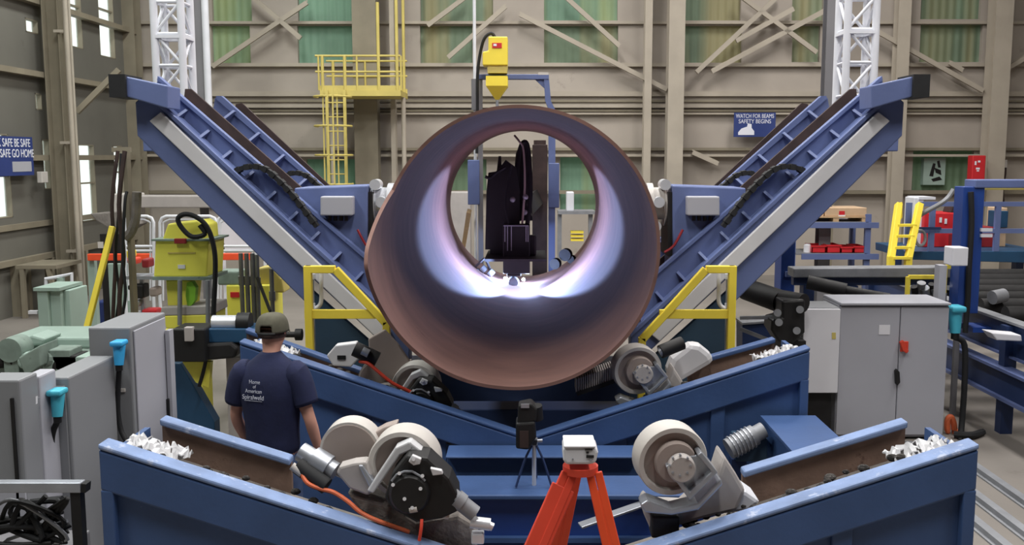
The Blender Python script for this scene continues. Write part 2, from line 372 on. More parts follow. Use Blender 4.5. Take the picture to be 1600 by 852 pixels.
# sign on the back wall
a, b_ = P(1146, 214, YB - 0.3), P(1212, 176, YB - 0.3)
t = thing('safety_sign', ((a.x + b_.x) / 2, YB - 0.3, a.z), 'navy sign with white lettering and white hand shape on the back wall', 'sign')
MB().box(a.x, b_.x, YB - 0.32, YB - 0.29, a.z, b_.z).build('sign_board', 'sign_navy', t)
hh = b_.z - a.z; cx = (a.x + b_.x) / 2
text('WATCH FOR BEAMS', hh * 0.24, (cx, YB - 0.322, a.z + hh * 0.85), (math.pi / 2, 0, 0), 'sign_white', t, sx=0.72)
text('SAFETY BEGINS', hh * 0.24, (cx, YB - 0.322, a.z + hh * 0.63), (math.pi / 2, 0, 0), 'sign_white', t, sx=0.82)
MB().prism([W(x, y, YB - 0.3) for x, y in [(1153, 211), (1178, 211), (1178, 205), (1174, 200), (1174, 194), (1168, 193), (1167, 198), (1158, 201), (1153, 207)]], YB - 0.328, YB - 0.32).build('hand_shape', 'sign_white', t)
# poster + fire point on the back wall
t = thing('poster', P(1460, 288, YB - 0.03), 'white poster with a black drawing on the green lower panel', 'poster')
MB().pbox(1442, 247, 1478, 289, YB - 0.03, 0.158).build('sheet', 'mint', t)
m_ = MB()
for q in [[(1452, 275), (1458, 255), (1462, 256), (1458, 276)], [(1460, 262), (1470, 266), (1471, 274), (1462, 270)], [(1455, 280), (1468, 276), (1472, 281), (1458, 284)], [(1464, 252), (1468, 251), (1470, 262), (1466, 262)]]: m_.pp(q, YB - 0.035, 0.004)
m_.build('drawing', 'black', t)
t = thing('fire_box', P(1530, 290, YB - 0.7), 'red fire hose box with white marks on the right column', 'fire box')
MB().pbox(1517, 243, 1541, 300, YB - 0.95, 0.2505).build('box_body', 'red', t, bevel=0.02)
m_ = MB()
for q in [(1523, 252, 1526, 258), (1528, 251, 1532, 254), (1525, 262, 1531, 265), (1526, 266, 1530, 268)]: m_.pbox(*q, YB - 0.955, 0.006)
m_.build('white_marks', 'sign_white', t)
tag(MB().cyl(P(1568, 262, YB - 0.5), P(1568, 250, YB - 0.5), 0.08).build('wall_lamp', 'offwhite', smooth=True), 'small white lamp housing beside the red fire box', 'lamp')
m_ = MB().tube(pth([(1563, 320, YB - 0.45), (1562, 290, YB - 0.45), (1566, 265, YB - 0.45), (1560, 225, YB - 0.45)]), 0.09); tag(m_.build('cable_bundle', 'rust_dark', smooth=True), 'dark cable bundle hanging below the lamp on the right column', 'cable')

# ================================================================== TOWERS, PLATFORM, GANTRY
def mast(xs, Y, ztop, zbot, label):
    x0, x1 = xs; d = x1 - x0
    t = thing('lattice_mast', ((x0 + x1) / 2, Y + d / 2, zbot), label, 'mast', 'white lattice masts behind the tilted beams')
    cor = [(x0, Y), (x1, Y), (x1, Y + d), (x0, Y + d)]
    for x, y in cor: MB().cyl((x, y, zbot), (x, y, ztop), 0.037, n=12).build('chord', 'tower_white', t, smooth=True)
    step = d * 1.15; k = 0; z = zbot + 0.03
    br = MB()
    while z + step < ztop:
        for i in range(4):
            (xa, ya), (xb, yb) = cor[i], cor[(i + 1) % 4]
            br.cyl((xa, ya, z), (xb, yb, z), 0.016, n=8)
            if (k + i) % 2: br.cyl((xa, ya, z), (xb, yb, z + step), 0.016, n=8)
            else: br.cyl((xb, yb, z), (xa, ya, z + step), 0.016, n=8)
        z += step; k += 1
        if k % 3 == 0:
            for i in range(4): (xa, ya), (xb, yb) = cor[i], cor[(i + 1) % 4]; br.bar((xa, ya, z - 0.03), (xb, yb, z - 0.03), 0.03, 0.07, (0, 0, 1))
    br.build('lacing', 'tower_white', t, smooth=True)
    MB().box(x0 - 0.06, x1 + 0.06, Y - 0.06, Y + d + 0.06, zbot - 0.03, zbot).build('foot_plate', 'blue_frame', t)
    return t
YM = 9.62
xa, xb = P(246, 150, YM).x, P(288, 150, YM).x
mast((xa, xb), YM, ZC - 0.3, P(270, 205, YM).z, 'white lattice mast rising behind the tilted beams above the left arm')
xa, xb = P(1320, 150, YM).x, P(1364, 150, YM).x
mast((xa, xb), YM, ZC - 0.3, P(270, 205, YM).z, 'white lattice mast rising behind the tilted beams above the right arm')
for (a, b_, mt, lb) in [(303, 317, 'post_grey', 'grey steel column beside the left lattice mast'), (318, 329, 'tower_white', 'slim white column between the left lattice mast and the ladder platform'), (1290, 1308, 'post_grey', 'grey steel column beside the right lattice mast')]:
    Y = 17.5; x = P((a + b_) / 2, 100, Y).x; wd = (b_ - a) * Y / F
    m_ = icol(x, wd, Y, 0.25, mt, ZC - 0.01) if mt == 'post_grey' else MB().cyl((x, Y, 0), (x, Y, ZC - 0.01), wd / 2)
    tag(m_.build('steel_column', mt, smooth=(mt != 'post_grey')), lb, 'column', kind='structure')

Y = 20.6
t = thing('ladder_platform', (P(560, 244, Y).x, Y, 0), 'yellow caged ladder with railed landing in front of the back wall', 'platform')
a, b_ = P(500, 150, Y), P(626, 141, Y)
MB().box(a.x, b_.x, Y, Y + 1.2, a.z, b_.z).build('landing_deck', 'yellow_faded', t)
zt, zm, zd = P(560, 87, Y).z, P(560, 112, Y).z, b_.z
for yy, xs, nm in ((Y + 0.03, (497, 503, 538, 557, 591, 620, 626), 'front'), (Y + 1.15, (503, 556, 620), 'back')):
    for px in xs: MB().cyl((P(px, 100, Y).x, yy, zd), (P(px, 100, Y).x, yy, zt if px not in (591, 620) else zt + (1.1 if px == 591 else 2.4)), 0.034 if px in (591, 620, 503, 538) else 0.022, n=8).build('rail_post', 'yellow_faded', t, smooth=True)
    for z in (zt, zm): MB().cyl((P(492, 100, Y).x, yy, z), (b_.x, yy, z), 0.022, n=8).build('rail', 'yellow_faded', t, smooth=True)
    MB().box(a.x, b_.x, yy - 0.01, yy + 0.01, zd, zd + 0.1).build('toe_board', 'yellow_faded', t)
for px in (508, 536):
    MB().box(P(px, 0, Y).x - 0.03, P(px, 0, Y).x + 0.03, Y - 0.1, Y - 0.05, 0, zd).build('stile', 'yellow_faded', t)
m_ = MB(); z = 0.3
while z < zd: m_.cyl((P(508, 0, Y).x, Y - 0.075, z), (P(536, 0, Y).x, Y - 0.075, z), 0.014, n=8); z += 0.3
m_.build('rung', 'yellow_faded', t)
cx = P(522, 0, Y).x
for px, dy in ((512, -0.72), (520, -0.8), (528, -0.8), (533, -0.7)): MB().box(P(px, 0, Y).x - 0.015, P(px, 0, Y).x + 0.015, Y + dy, Y + dy + 0.012, 2.2, zd).build('cage_strap', 'yellow_faded', t)
for z in (2.2, 2.8, 3.4, 4.0):
    ap = arc((cx, Y - 0.4, z), 0.38, 180 - 25, 360 + 25, 14, (1, 0, 0), (0, 1, 0)); MB().tube(ap, 0.022, 6).build('cage_hoop', 'yellow_faded', t)
for px in (505, 622): MB().cyl((P(px, 0, Y).x, Y + 0.6, 0), (P(px, 0, Y).x, Y + 0.6, a.z), 0.05).build('support_leg', 'beige_steel', t)

# blue gantry with flux hopper, behind the far end of the pipe
Y = 13.5
t = thing('gantry_frame', (P(800, 244, Y).x, Y, 0), 'blue portal frame behind the far end of the pipe', 'frame')
zt = P(800, 116, Y).z; zl = P(800, 124, Y).z
xl, xr = P(747, 0, Y).x, P(858, 0, Y).x
MB().box(xl, xr, Y, Y + 0.12, zl, zt).build('cross_beam', 'blue_frame', t, bevel=0.008)
MB().box(xl - 0.02, xl + 0.05, Y + 0.02, Y + 0.1, 0, zt).build('leg', 'post_grey', t)
MB().prism([W(850, 124, Y), W(858, 124, Y), W(861, 158, Y), W(868, 172, Y), (P(868, 172, Y).x, 0), (P(858, 172, Y).x, 0), W(857, 170, Y), W(852, 158, Y)], Y + 0.01, Y + 0.11).build('leg', 'blue_frame', t)
MB().prism([W(836, 124, Y), W(850, 124, Y), W(851, 138, Y)], Y + 0.04, Y + 0.08).build('corner_gusset', 'blue_frame', t)
MB().pbox(841, 113, 857, 117, Y, 0.1).build('lamp_strip', 'offwhite', t)
MB().pbox(731, 250, 749, 320, Y, 0.15).build('mount_box', 'blue_frame', t, bevel=0.01); MB().pbox(857, 255, 874, 325, Y, 0.15).build('mount_box', 'blue_frame', t, bevel=0.01)
t = thing('flux_hopper', P(775, 152, Y - 0.3), 'yellow flux hopper hanging on the blue portal frame above the pipe', 'hopper')
MB().pp([(763, 57), (793, 57), (793, 102), (761, 102), (754, 102), (754, 81), (763, 79)], Y - 0.36, 0.34).build('hopper_body', 'yellow', t, bevel=0.015)
MB().pp([(761, 102), (793, 102), (792, 114), (762, 114)], Y - 0.33, 0.3).build('neck', 'yellow_faded', t)
m_ = MB(); c0, c1 = P(761, 137, Y), P(794, 137, Y); m_.loft([[(c0.x, Y - 0.36, P(0, 122, Y).z), (c1.x, Y - 0.36, P(0, 122, Y).z), (c1.x, Y - 0.02, P(0, 122, Y).z), (c0.x, Y - 0.02, P(0, 122, Y).z)],
    [(c0.x, Y - 0.36, c0.z), (c1.x, Y - 0.36, c0.z), (c1.x, Y - 0.02, c0.z), (c0.x, Y - 0.02, c0.z)], [(P(774, 0, Y).x, Y - 0.21, P(0, 157, Y).z), (P(780, 0, Y).x, Y - 0.21, P(0, 157, Y).z), (P(780, 0, Y).x, Y - 0.17, P(0, 157, Y).z), (P(774, 0, Y).x, Y - 0.17, P(0, 157, Y).z)]])
m_.build('cone_bottom', 'yellow', t)
MB().pbox(769, 67, 784, 75, Y - 0.37, 0.015).build('red_label', 'red', t); MB().pbox(771, 68.5, 776, 72, Y - 0.374, 0.01).build('white_mark', 'sign_white', t)
MB().cyl(P(777, 157, Y - 0.19), P(777, 170, Y - 0.19), 0.02).build('outlet', 'steel', t)
MB().bar(P(777, 118, Y - 0.34) + Vector((0, 0.1, 0)), P(777, 118, Y) + Vector((0, 0.02, 0)), 0.3, 0.04, (1, 0, 0)).build('hanger', 'blue_frame', t)
tag(MB().tube(pth([(774, 60, Y - 0.1), (768, 52, Y - 0.1), (757, 60, Y - 0.1), (750, 85, Y - 0.05), (746, 120, Y - 0.05), (746, 175, Y - 0.05), (745, 240, Y - 0.05)]), 0.022, 8).build('hopper_hose', 'rubber', smooth=True), 'black hose looping from the hanging yellow hopper', 'hose')
x = P(741, 0, Y + 0.4).x
t = thing('support_pole', (x, Y + 0.4, 0), 'thin white pole rising beside the hanging yellow hopper', 'pole')
MB().cyl((x, Y + 0.4, 0), (x, Y + 0.4, ZC), 0.022).build('pole', 'tower_white', t, smooth=True); MB().cyl((x, Y + 0.4, P(0, 170, Y).z), (x, Y + 0.4, P(0, 120, Y).z), 0.05).build('sleeve', 'post_grey', t, smooth=True)
# ================================================================== THE PIPE
X0 = -0.083; YR, YE = 6.6, 12.8; RP = 0.99; TP = 0.024; ZP = P(808, 392, YR).z + 0.01
XP = P(808, 392, YR).x
def rim_y(a):
    a %= 360
    ks = [(0, 1.0), (60, 1.0), (100, .985), (135, .955), (150, .952), (156, .955), (178, 1.058), (184, 1.068), (205, 1.04), (230, 1.02), (262, 1.004), (300, 1.0), (360, 1.0)]
    for (a0, k0), (a1, k1) in zip(ks, ks[1:]):
        if a0 <= a <= a1: return YR / (k0 + (k1 - k0) * (a - a0) / (a1 - a0))
n = 240; b = bmesh.new(); steps = 26; og = []; ig = []
for j in range(n):
    a = 360 * j / n; ya = rim_y(a); ca, sa = math.cos(R(a)), math.sin(R(a))
    og.append([b.verts.new((XP + ca * RP, ya + (YE - ya) * i / steps, ZP + sa * RP)) for i in range(steps + 1)])
    ig.append([b.verts.new((XP + ca * (RP - TP), ya + (YE - ya) * i / steps, ZP + sa * (RP - TP))) for i in range(steps + 1)])
for j in range(n):
    k = (j + 1) % n
    for i in range(steps):
        b.faces.new([og[j][i], og[k][i], og[k][i + 1], og[j][i + 1]]); b.faces.new([ig[j][i], ig[j][i + 1], ig[k][i + 1], ig[k][i]])
    b.faces.new([og[j][0], ig[j][0], ig[k][0], og[k][0]]); b.faces.new([og[j][-1], og[k][-1], ig[k][-1], ig[j][-1]])
q = MB(); q.b.free(); q.b = b
pipe = tag(q.build('steel_pipe', 'pipe_in', smooth=True), 'huge brown spiral-welded steel pipe lying open end first on the roller cradles', 'pipe')
# ------------------------------------------------------------------ welding boom seen through the pipe
YW = 11.85
t = thing('welding_boom', (P(843, 244, 14.2).x, 14.2, 0), 'black internal welding boom with hanging cables seen through the pipe', 'welding machine')
mx0, mx1 = P(832, 0, 14.0).x, P(856, 0, 14.0).x
MB().box(mx0, mx1, 14.0, 14.4, 0, P(0, 226, 14.0).z).build('mast', 'rust_dark', t, bevel=0.01)
MB().cyl((P(844, 0, 14).x, 14.2, P(0, 227, 14).z), (P(844, 0, 14).x, 14.2, P(0, 219, 14).z), 0.09).build('mast_cap', 'rust_dark', t, smooth=True)
MB().pbox(786, 352, 828, 428, YW, 0.3).build('head_body', 'black', t, bevel=0.01)
m_ = MB()
for px in (789, 793, 799, 822, 825): m_.bar(P(px, 352, YW - 0.02), P(px, 378 + (px % 3) * 14, YW - 0.02), 0.012, 0.012)
m_.bar(P(787, 353, YW - 0.02), P(826, 353, YW - 0.02), 0.02, 0.014); m_.build('front_bracket', 'steel', t)
MB().pbox(792, 420, 814, 432, YW + 0.02, 0.2).build('torch_block', 'black_iron', t, bevel=0.01)
MB().lathe([(0.02, -0.05), (0.06, -0.045), (0.075, 0), (0.06, 0.045), (0.02, 0.05)], P(802, 441, YW + 0.05), (0, 1, 0), 24).build('guide_wheel', 'steel_dull', t, smooth=True)
m_ = MB().box(P(762, 0, YW).x, P(806, 0, YW).x, YW + 0.3, YW + 0.8, P(0, 410, YW).z, P(0, 285, YW).z); m_.pp([(758, 390), (760, 300), (763, 270), (776, 268), (790, 250), (806, 262), (812, 300), (812, 392)], YW + 0.25, 0.2)
m_.build('wire_feed_housing', 'black', t)
MB().pp([(800, 345), (804, 262), (806, 240), (812, 226), (822, 226), (828, 245), (832, 345)], YW + 0.5, 0.25).build('cable_support', 'black', t)
MB().bar(P(815, 330, YW + 0.4), P(836, 310, 14.1), 0.18, 0.22).build('boom_arm', 'black', t)
MB().pp([(776, 268), (779, 244), (783, 244), (784, 268)], YW + 0.3, 0.05).build('antenna_post', 'black', t)
MB().tube(pth([(758, 276, YW + .2), (766, 278, YW + .2), (776, 270, YW + .2), (790, 262, YW + .2)]), 0.02, 6).build('side_cable', 'rubber', t)
MB().tube(pth([(808, 345, YW + .3), (808, 270, YW + .35), (813, 232, YW + .4), (821, 222, YW + .4), (826, 240, YW + .4), (829, 300, YW + .3), (824, 350, YW + .2)]), 0.03, 8).build('cable_loop', 'rubber', t, smooth=True)
MB().tube(pth([(816, 350, YW + .1), (820, 290, YW + .2), (818, 235, YW + .3), (812, 222, YW + .3), (804, 212, YW + .4)]), 0.014, 6).build('cable_loop', 'tan_grey', t, smooth=True)
MB().tube(pth([(796, 355, YW), (790, 320, YW + .1), (795, 280, YW + .2), (800, 258, YW + .2)]), 0.014, 6).build('cable_loop', 'rubber', t, smooth=True)
m_ = MB()
for (x, y) in [(801, 312), (821, 308), (820, 332), (812, 360), (818, 380)]: m_.sphere(P(x, y, YW + 0.16), 0.035)
m_.build('valve_block', 'steel_dull', t, smooth=True)
MB().pbox(818, 368, 838, 400, YW + 0.05, 0.12).build('side_motor', 'black_iron', t, bevel=0.02)
zs = ZP - RP + TP
MB().sphere(P(790, 436, YW + 0.3), 0.028).build('welding_arc', 'arc_light', t); MB().sphere(P(818, 437, YW + 0.3), 0.022).build('welding_arc', 'arc_light', t)
MB().pp([(757, 405), (854, 405), (854, 409), (757, 409)], YW - 0.3, 1.1).build('added_light_blocker', 'black_iron', t)  # plate added above the arc to cut off its upward light
# flux tray and clutter at the weld
t2 = thing('flux_tray', P(765, 436, YW + 0.2), 'dark clutter of clamps and hoses left of the welding arc inside the pipe', 'flux tray')
m_ = MB()
for (x, y, r) in [(752, 418, .05), (742, 424, .06), (764, 424, .05), (757, 432, .04)]: m_.cyl(P(x, y, YW + 0.2), P(x + 6, y + 6, YW + 0.2), r, n=12)
m_.tube(pth([(735, 425, YW + .2), (748, 412, YW + .25), (757, 405, YW + .3), (762, 412, YW + .3), (768, 430, YW + .2)]), 0.018, 6); m_.build('clamps', 'steel_dull', t2, smooth=True)
t2 = thing('wire_spool', P(873, 415, 12.3), 'dark wire spools and hoses right of the welding arc inside the pipe', 'wire spool')
m_ = MB()
for (x, y, r) in [(868, 412, .07), (884, 398, .08), (893, 405, .05)]: m_.lathe([(r * .5, -.04), (r, -.04), (r, -.03), (r * .5, -.03), (r * .5, .03), (r, .03), (r, .04), (r * .5, .04)], P(x, y, 12.4), (0.4, 1, 0.1), 20)
m_.build('spool_body', 'black_iron', t2, smooth=True)

# ================================================================== TILTED V FRAMES
def mir(pts): return [(2 * X0 - x, z) for x, z in pts]
fa = thing('tilted_frame', (X0, 8.4, 0), 'front blue V-shaped steel frame with two sloping arms and white rails', 'frame')
fb = thing('tilted_frame', (X0, 10.5, 0), 'rear blue V-shaped steel frame behind the front one with dark sloping channel', 'frame')
Lp = lambda pix, Y: [W(x, y, Y) for x, y in pix]
beam = Lp([(222, 150), (246, 157), (640, 522), (640, 578), (476, 424), (476, 472), (214, 212), (211, 160)], 8.42)
web = Lp([(470, 440), (640, 590)], 8.5)
wz = [web[0], web[1], (web[1][0], 0.02), (W(492, 440, 8.5)[0], 0.02), W(482, 470, 8.5)]
rail = Lp([(251, 175), (233, 189), (594, 534), (611, 520)], 8.37)
lip = Lp([(242, 153), (640, 520), (640, 528), (242, 161)], 8.4)
plateA = Lp([(246, 122), (640, 462), (640, 560), (240, 190)], 8.62)
lipA = Lp([(247, 119), (640, 459), (640, 465), (246, 125)], 8.6)
rearA = Lp([(289, 139), (298, 139), (640, 444), (640, 520), (285, 176)], 9.32)
plateB = Lp([(336, 153), (346, 152), (640, 412), (640, 480), (330, 190)], 10.2)
lipB = Lp([(338, 150), (346, 150), (640, 410), (640, 415), (338, 155)], 10.18)
rearB = Lp([(368, 163), (378, 161), (640, 408), (640, 450), (366, 190)], 10.9)
tubea = Lp([(194, 119), (262, 134), (262, 170), (194, 150)], 8.2)
tubee = Lp([(169, 116), (195, 116), (195, 152), (169, 152)], 8.17)
def slope_pt(poly_top, f): (x0, z0), (x1, z1) = poly_top; return x0 + (x1 - x0) * f, z0 + (z1 - z0) * f
for sgn, mm in ((0, lambda p: p), (1, mir)):
    MB().prism(mm(beam), 8.42, 8.61).build('box_beam', 'blue_frame', fa, bevel=0.012)
    MB().prism(mm(wz), 8.5, 8.58).build('lower_web', 'teal_dark', fa)
    MB().prism(mm(rail), 8.37, 8.419).build('rail', 'white_rail', fa, bevel=0.008, label='white sloping rail')
    MB().prism(mm(lip), 8.39, 8.43).build('ledge', 'blue_frame', fa, bevel=0.004)
    MB().prism(mm(plateA), 8.62, 8.66).build('side_plate', 'blue_frame', fa)
    MB().prism(mm(lipA), 8.59, 8.68).build('top_flange', 'blue_frame', fa)
    MB().prism(mm(rearA), 9.32, 9.36).build('channel_wall', 'rust_dark', fa, label='dark brown inner channel wall')
    MB().prism(mm(tubea), 8.2, 8.5).build('tube_arm', 'blue_frame', fa, bevel=0.01)
    sl = MB(); (ex0, ez1), (ex1, _), (_, ez0), _ = tubee
    for bx in ((ex0, ex1, 8.17, 8.2, ez0, ez1), (ex0, ex1, 8.5, 8.53, ez0, ez1), (ex0, ex1, 8.2, 8.5, ez1 - .03, ez1), (ex0, ex1, 8.2, 8.5, ez0, ez0 + .03)):
        xa_, xb_ = (bx[0], bx[1]) if not sgn else (2 * X0 - bx[1], 2 * X0 - bx[0]); sl.box(xa_, xb_, *bx[2:])
    sl.build('end_sleeve', 'rubber', fa, label='black end sleeve')
    bt = Lp([(262, 160), (640, 500), (640, 520), (262, 180)], 9.0); MB().prism(mm(bt), 8.66, 9.32).build('channel_floor', 'blue_navy', fa)
    for k in range(11):
        f = 0.07 + k * 0.088; x, z = slope_pt((lip[0], lip[1]), f); (xx, zz) = mm([(x, z)])[0]
        d = 1 if not sgn else -1; nx, nz = 0.66 * d, 0.74
        g = MB(); th = Vector((0.74 * d, 0, -0.66)) * 0.012; base = Vector((xx, 0, zz))
        tri = [(8.5, -0.02), (8.619, -0.02), (8.619, 0.075), (8.6, 0.075)]
        v1 = [base + Vector((nx * h, y, nz * h)) - th for y, h in tri]; v2 = [p + th * 2 for p in v1]; g.hexa(v1 + v2); g.build('gusset', 'blue_frame', fa)
    MB().prism(mm(plateB), 10.2, 10.24).build('side_plate', 'blue_frame', fb)
    MB().prism(mm(lipB), 10.17, 10.26).build('top_flange', 'blue_frame', fb)
    MB().prism(mm(rearB), 10.9, 10.94).build('channel_wall', 'rust_dark', fb, label='dark brown inner channel wall')
    bt = Lp([(352, 180), (640, 440), (640, 460), (352, 200)], 10.5); MB().prism(mm(bt), 10.24, 10.9).build('channel_floor', 'blue_navy', fb)
    for k in range(7):
        f = 0.08 + k * 0.13; x, z = slope_pt((lipB[1], lipB[2]), f); (xx, zz) = mm([(x, z)])[0]; d = 1 if not sgn else -1
        base = Vector((xx, 0, zz)); th = Vector((0.74 * d, 0, -0.66)) * 0.012; g = MB()
        v1 = [base + Vector((0.66 * d * h, y, 0.74 * h)) - th for y, h in ((9.95, -0.2), (10.2, -0.2), (10.2, -0.02), (10.12, -0.02))]; g.hexa(v1 + [p + th * 2 for p in v1]); g.build('gusset', 'blue_frame', fb)
    bb = Lp([(352, 215), (640, 470), (640, 520), (352, 262)], 10.0); MB().prism(mm(bb), 9.92, 10.2).build('box_beam', 'blue_frame', fb, bevel=0.01)
    # upper end ties carrying the masts, and legs under the arms
    (cx, cz) = mm([W(270, 205, YM)])[0]
    MB().box(cx - 0.2, cx + 0.2, 9.36, 10.2, cz - 0.2, cz - 0.03).build('mast_seat', 'blue_frame', fb, bevel=0.01)
    lx = mm([(P(600, 0, 8.9).x, 0)])[0][0]
    for yy, f_ in ((9.0, fa), (10.5, fb)): MB().box(lx - 0.16, lx + 0.16, yy - 0.15, yy + 0.15, 0.0, P(0, 560, yy).z).build('leg', 'blue_navy', f_)
xl_, xr_ = P(600, 0, 8.4).x, 2 * X0 - P(600, 0, 8.4).x
MB().box(xl_, xr_, 8.3, 8.6, 0.02, 0.55).build('sill_beam', 'blue_navy', fa, bevel=0.01)
MB().box(xl_, xr_, 10.2, 10.6, 0.02, 0.55).build('sill_beam', 'blue_navy', fb, bevel=0.01)

# sliding carriages with clamp rollers
def carriage(sg, label, clamp_mat):
    mm = (lambda p: p) if not sg else mir
    c = mm([W(518, 400, 8.72)])[0]
    t = thing('clamp_carriage', (c[0], 8.72, c[1]), label, 'carriage', 'sliding carriages on the tilted frames')
    MB().prism(mm(Lp([(460, 294), (574, 290), (574, 428), (460, 327)], 8.72)), 8.72, 9.28).build('carriage_body', 'blue_frame', t, bevel=0.012)
    jb = MB().prism(mm(Lp([(501, 307), (551, 307), (551, 337), (501, 337)], 8.6)), 8.58, 8.719).build('junction_box', 'grey_cab', t, bevel=0.012)
    m_ = MB()
    for px in (515, 524, 533, 541): a, b_ = mm(Lp([(px, 337), (px, 345)], 8.65)); m_.cyl((a[0], 8.65, a[1]), (b_[0], 8.65, b_[1]), 0.018, n=8)
    m_.build('cable_gland', 'black', jb)
    MB().prism(mm(Lp([(574, 300), (583, 300), (583, 400), (574, 400)], 8.8)), 8.76, 9.24).build('end_plate', 'black_iron', t)
    ends = mm(Lp([(583, 318), (628, 318)], 9.0)); a, b_ = Vector((ends[0][0], 9.0, ends[0][1])), Vector((ends[1][0], 9.0, ends[1][1]))
    d = (b_ - a)
    m_ = MB().cyl(a, a + d * 0.15, 0.21).cyl(a + d * 0.15, a + d * 0.55, 0.15).cyl(a + d * 0.55, a + d * 0.75, 0.19).cyl(a + d * 0.75, b_, 0.13)
    m_.build('clamp_roller', clamp_mat, t, smooth=True)
    for q, zz in ((0.2, 0.18), (0.5, -0.2), (0.4, 0.02)): MB().cyl(a + d * q + Vector((0, -0.22, zz)), a + d * q + Vector((0, -0.05, zz)), 0.05).build('pin', 'chrome', t, smooth=True)
    ppx = mm(Lp([(556, 360), (570, 385), (585, 396)], 8.6)); MB().tube(smooth_path([(x, 8.68 - 0.0, z) for x, z in ppx]), 0.012, 6).build('red_wire', 'red_dark', t)
    return t
carriage(0, 'blue sliding carriage with grey junction box left of the pipe', 'chrome')
carriage(1, 'blue sliding carriage with grey junction box right of the pipe', 'offwhite')

def chain(pix, Y, label, wid=0.10, th=0.05, grp=None, mirror=False):
    pts = smooth_path([(W(x, y, Y)[0], Y, W(x, y, Y)[1]) for x, y in pix], 8)
    if mirror: pts = [Vector((2 * X0 - p.x, p.y, p.z)) for p in pts]
    q = [pts[0]]; acc = 0
    for a, b_ in zip(pts, pts[1:]):
        acc += (b_ - a).length
        if acc > 0.036: q.append(b_); acc = 0
    m_ = MB()
    for i, (a, b_) in enumerate(zip(q, q[1:])):
        m_.bar(a, b_, wid if i % 2 else wid * 0.8, th if i % 2 else th * 0.75)
    return tag(m_.build('cable_chain', 'rubber'), label, 'cable chain', 'black cable chains arching over the tilted frames')
ca = [(360, 286), (363, 274), (376, 264), (396, 260), (414, 264), (430, 276), (450, 296), (470, 320), (488, 344), (497, 356)]
cb = [(441, 286), (448, 274), (462, 270), (478, 274), (490, 283), (503, 295)]
chain(ca, 8.5, 'long black cable chain arching over the left arm of the front tilted frame', 0.10, 0.05)
chain(ca, 8.5, 'long black cable chain arching over the right arm of the front tilted frame', 0.10, 0.05, mirror=True)
chain(cb, 9.8, 'short black cable chain behind the left carriage on the rear tilted frame', 0.12, 0.05)
chain(cb, 9.8, 'short black cable chain behind the right carriage on the rear tilted frame', 0.12, 0.05, mirror=True)

# yellow guard rails in front of the tilted frame
def guard(pix_post, tops, diag, mid, label):
    Y = 7.75
    c = P(pix_post, 244, Y)
    t = thing('guard_rail', (c.x, Y, 0), label, 'guard rail', 'yellow guard rails in front of the tilted frame')
    top = P(0, 421, Y).z
    MB().box(c.x - 0.031, c.x + 0.031, Y - 0.031, Y + 0.031, 0, top + 0.03).build('post', 'yellow', t, bevel=0.006)
    a, b_ = P(pix_post, 421, Y), P(tops, 421, Y)
    MB().bar(a, b_, 0.06, 0.06).build('top_rail', 'yellow', t, bevel=0.006)
    e = P(*diag, Y); MB().bar(b_, e, 0.06, 0.062).build('sloping_rail', 'yellow', t, bevel=0.006)
    MB().bar(P(pix_post, 491, Y), P(mid, 491, Y), 0.03, 0.075).build('mid_rail', 'yellow', t, bevel=0.004)
    d = 1 if tops > pix_post else -1
    p2 = (e.x, Y); MB().box(e.x - 0.03, e.x + 0.03, Y - 0.03, Y + 0.03, 0, e.z + 0.02).build('post', 'yellow', t, bevel=0.006)
    g = thing('pneumatic_line', (P(pix_post + 10 * d, 430, Y + .15).x, Y + .15, 0), 'pale bent pipe and fittings behind the %s yellow guard rail' % ('left' if d > 0 else 'right'), 'pipe')
    MB().tube(pth([(pix_post + 26 * d, 425, Y + .15), (pix_post + 26 * d, 450, Y + .15), (pix_post + 26 * d, 470, Y + .15), (pix_post + 22 * d, 479, Y + .15), (pix_post + 14 * d, 483, Y + .15)]), 0.018, 8).build('bent_pipe', 'tower_white', g, smooth=True)
    MB().cyl(P(pix_post + 10 * d, 428, Y + .15), (P(pix_post + 10 * d, 428, Y + .15).x, Y + .15, 0), 0.022).build('upright_pipe', 'steel', g, smooth=True)
    for yy in (432, 478): MB().cyl(P(pix_post + 10 * d, yy - 4, Y + .15), P(pix_post + 10 * d, yy + 4, Y + .15), 0.035).build('fitting', 'chrome', g, smooth=True)
guard(476, 524, (604, 506), 590, 'yellow guard rail with sloping top left of the pipe')
guard(1149, 1103, (1003, 531), 1030, 'yellow guard rail with sloping top right of the pipe')

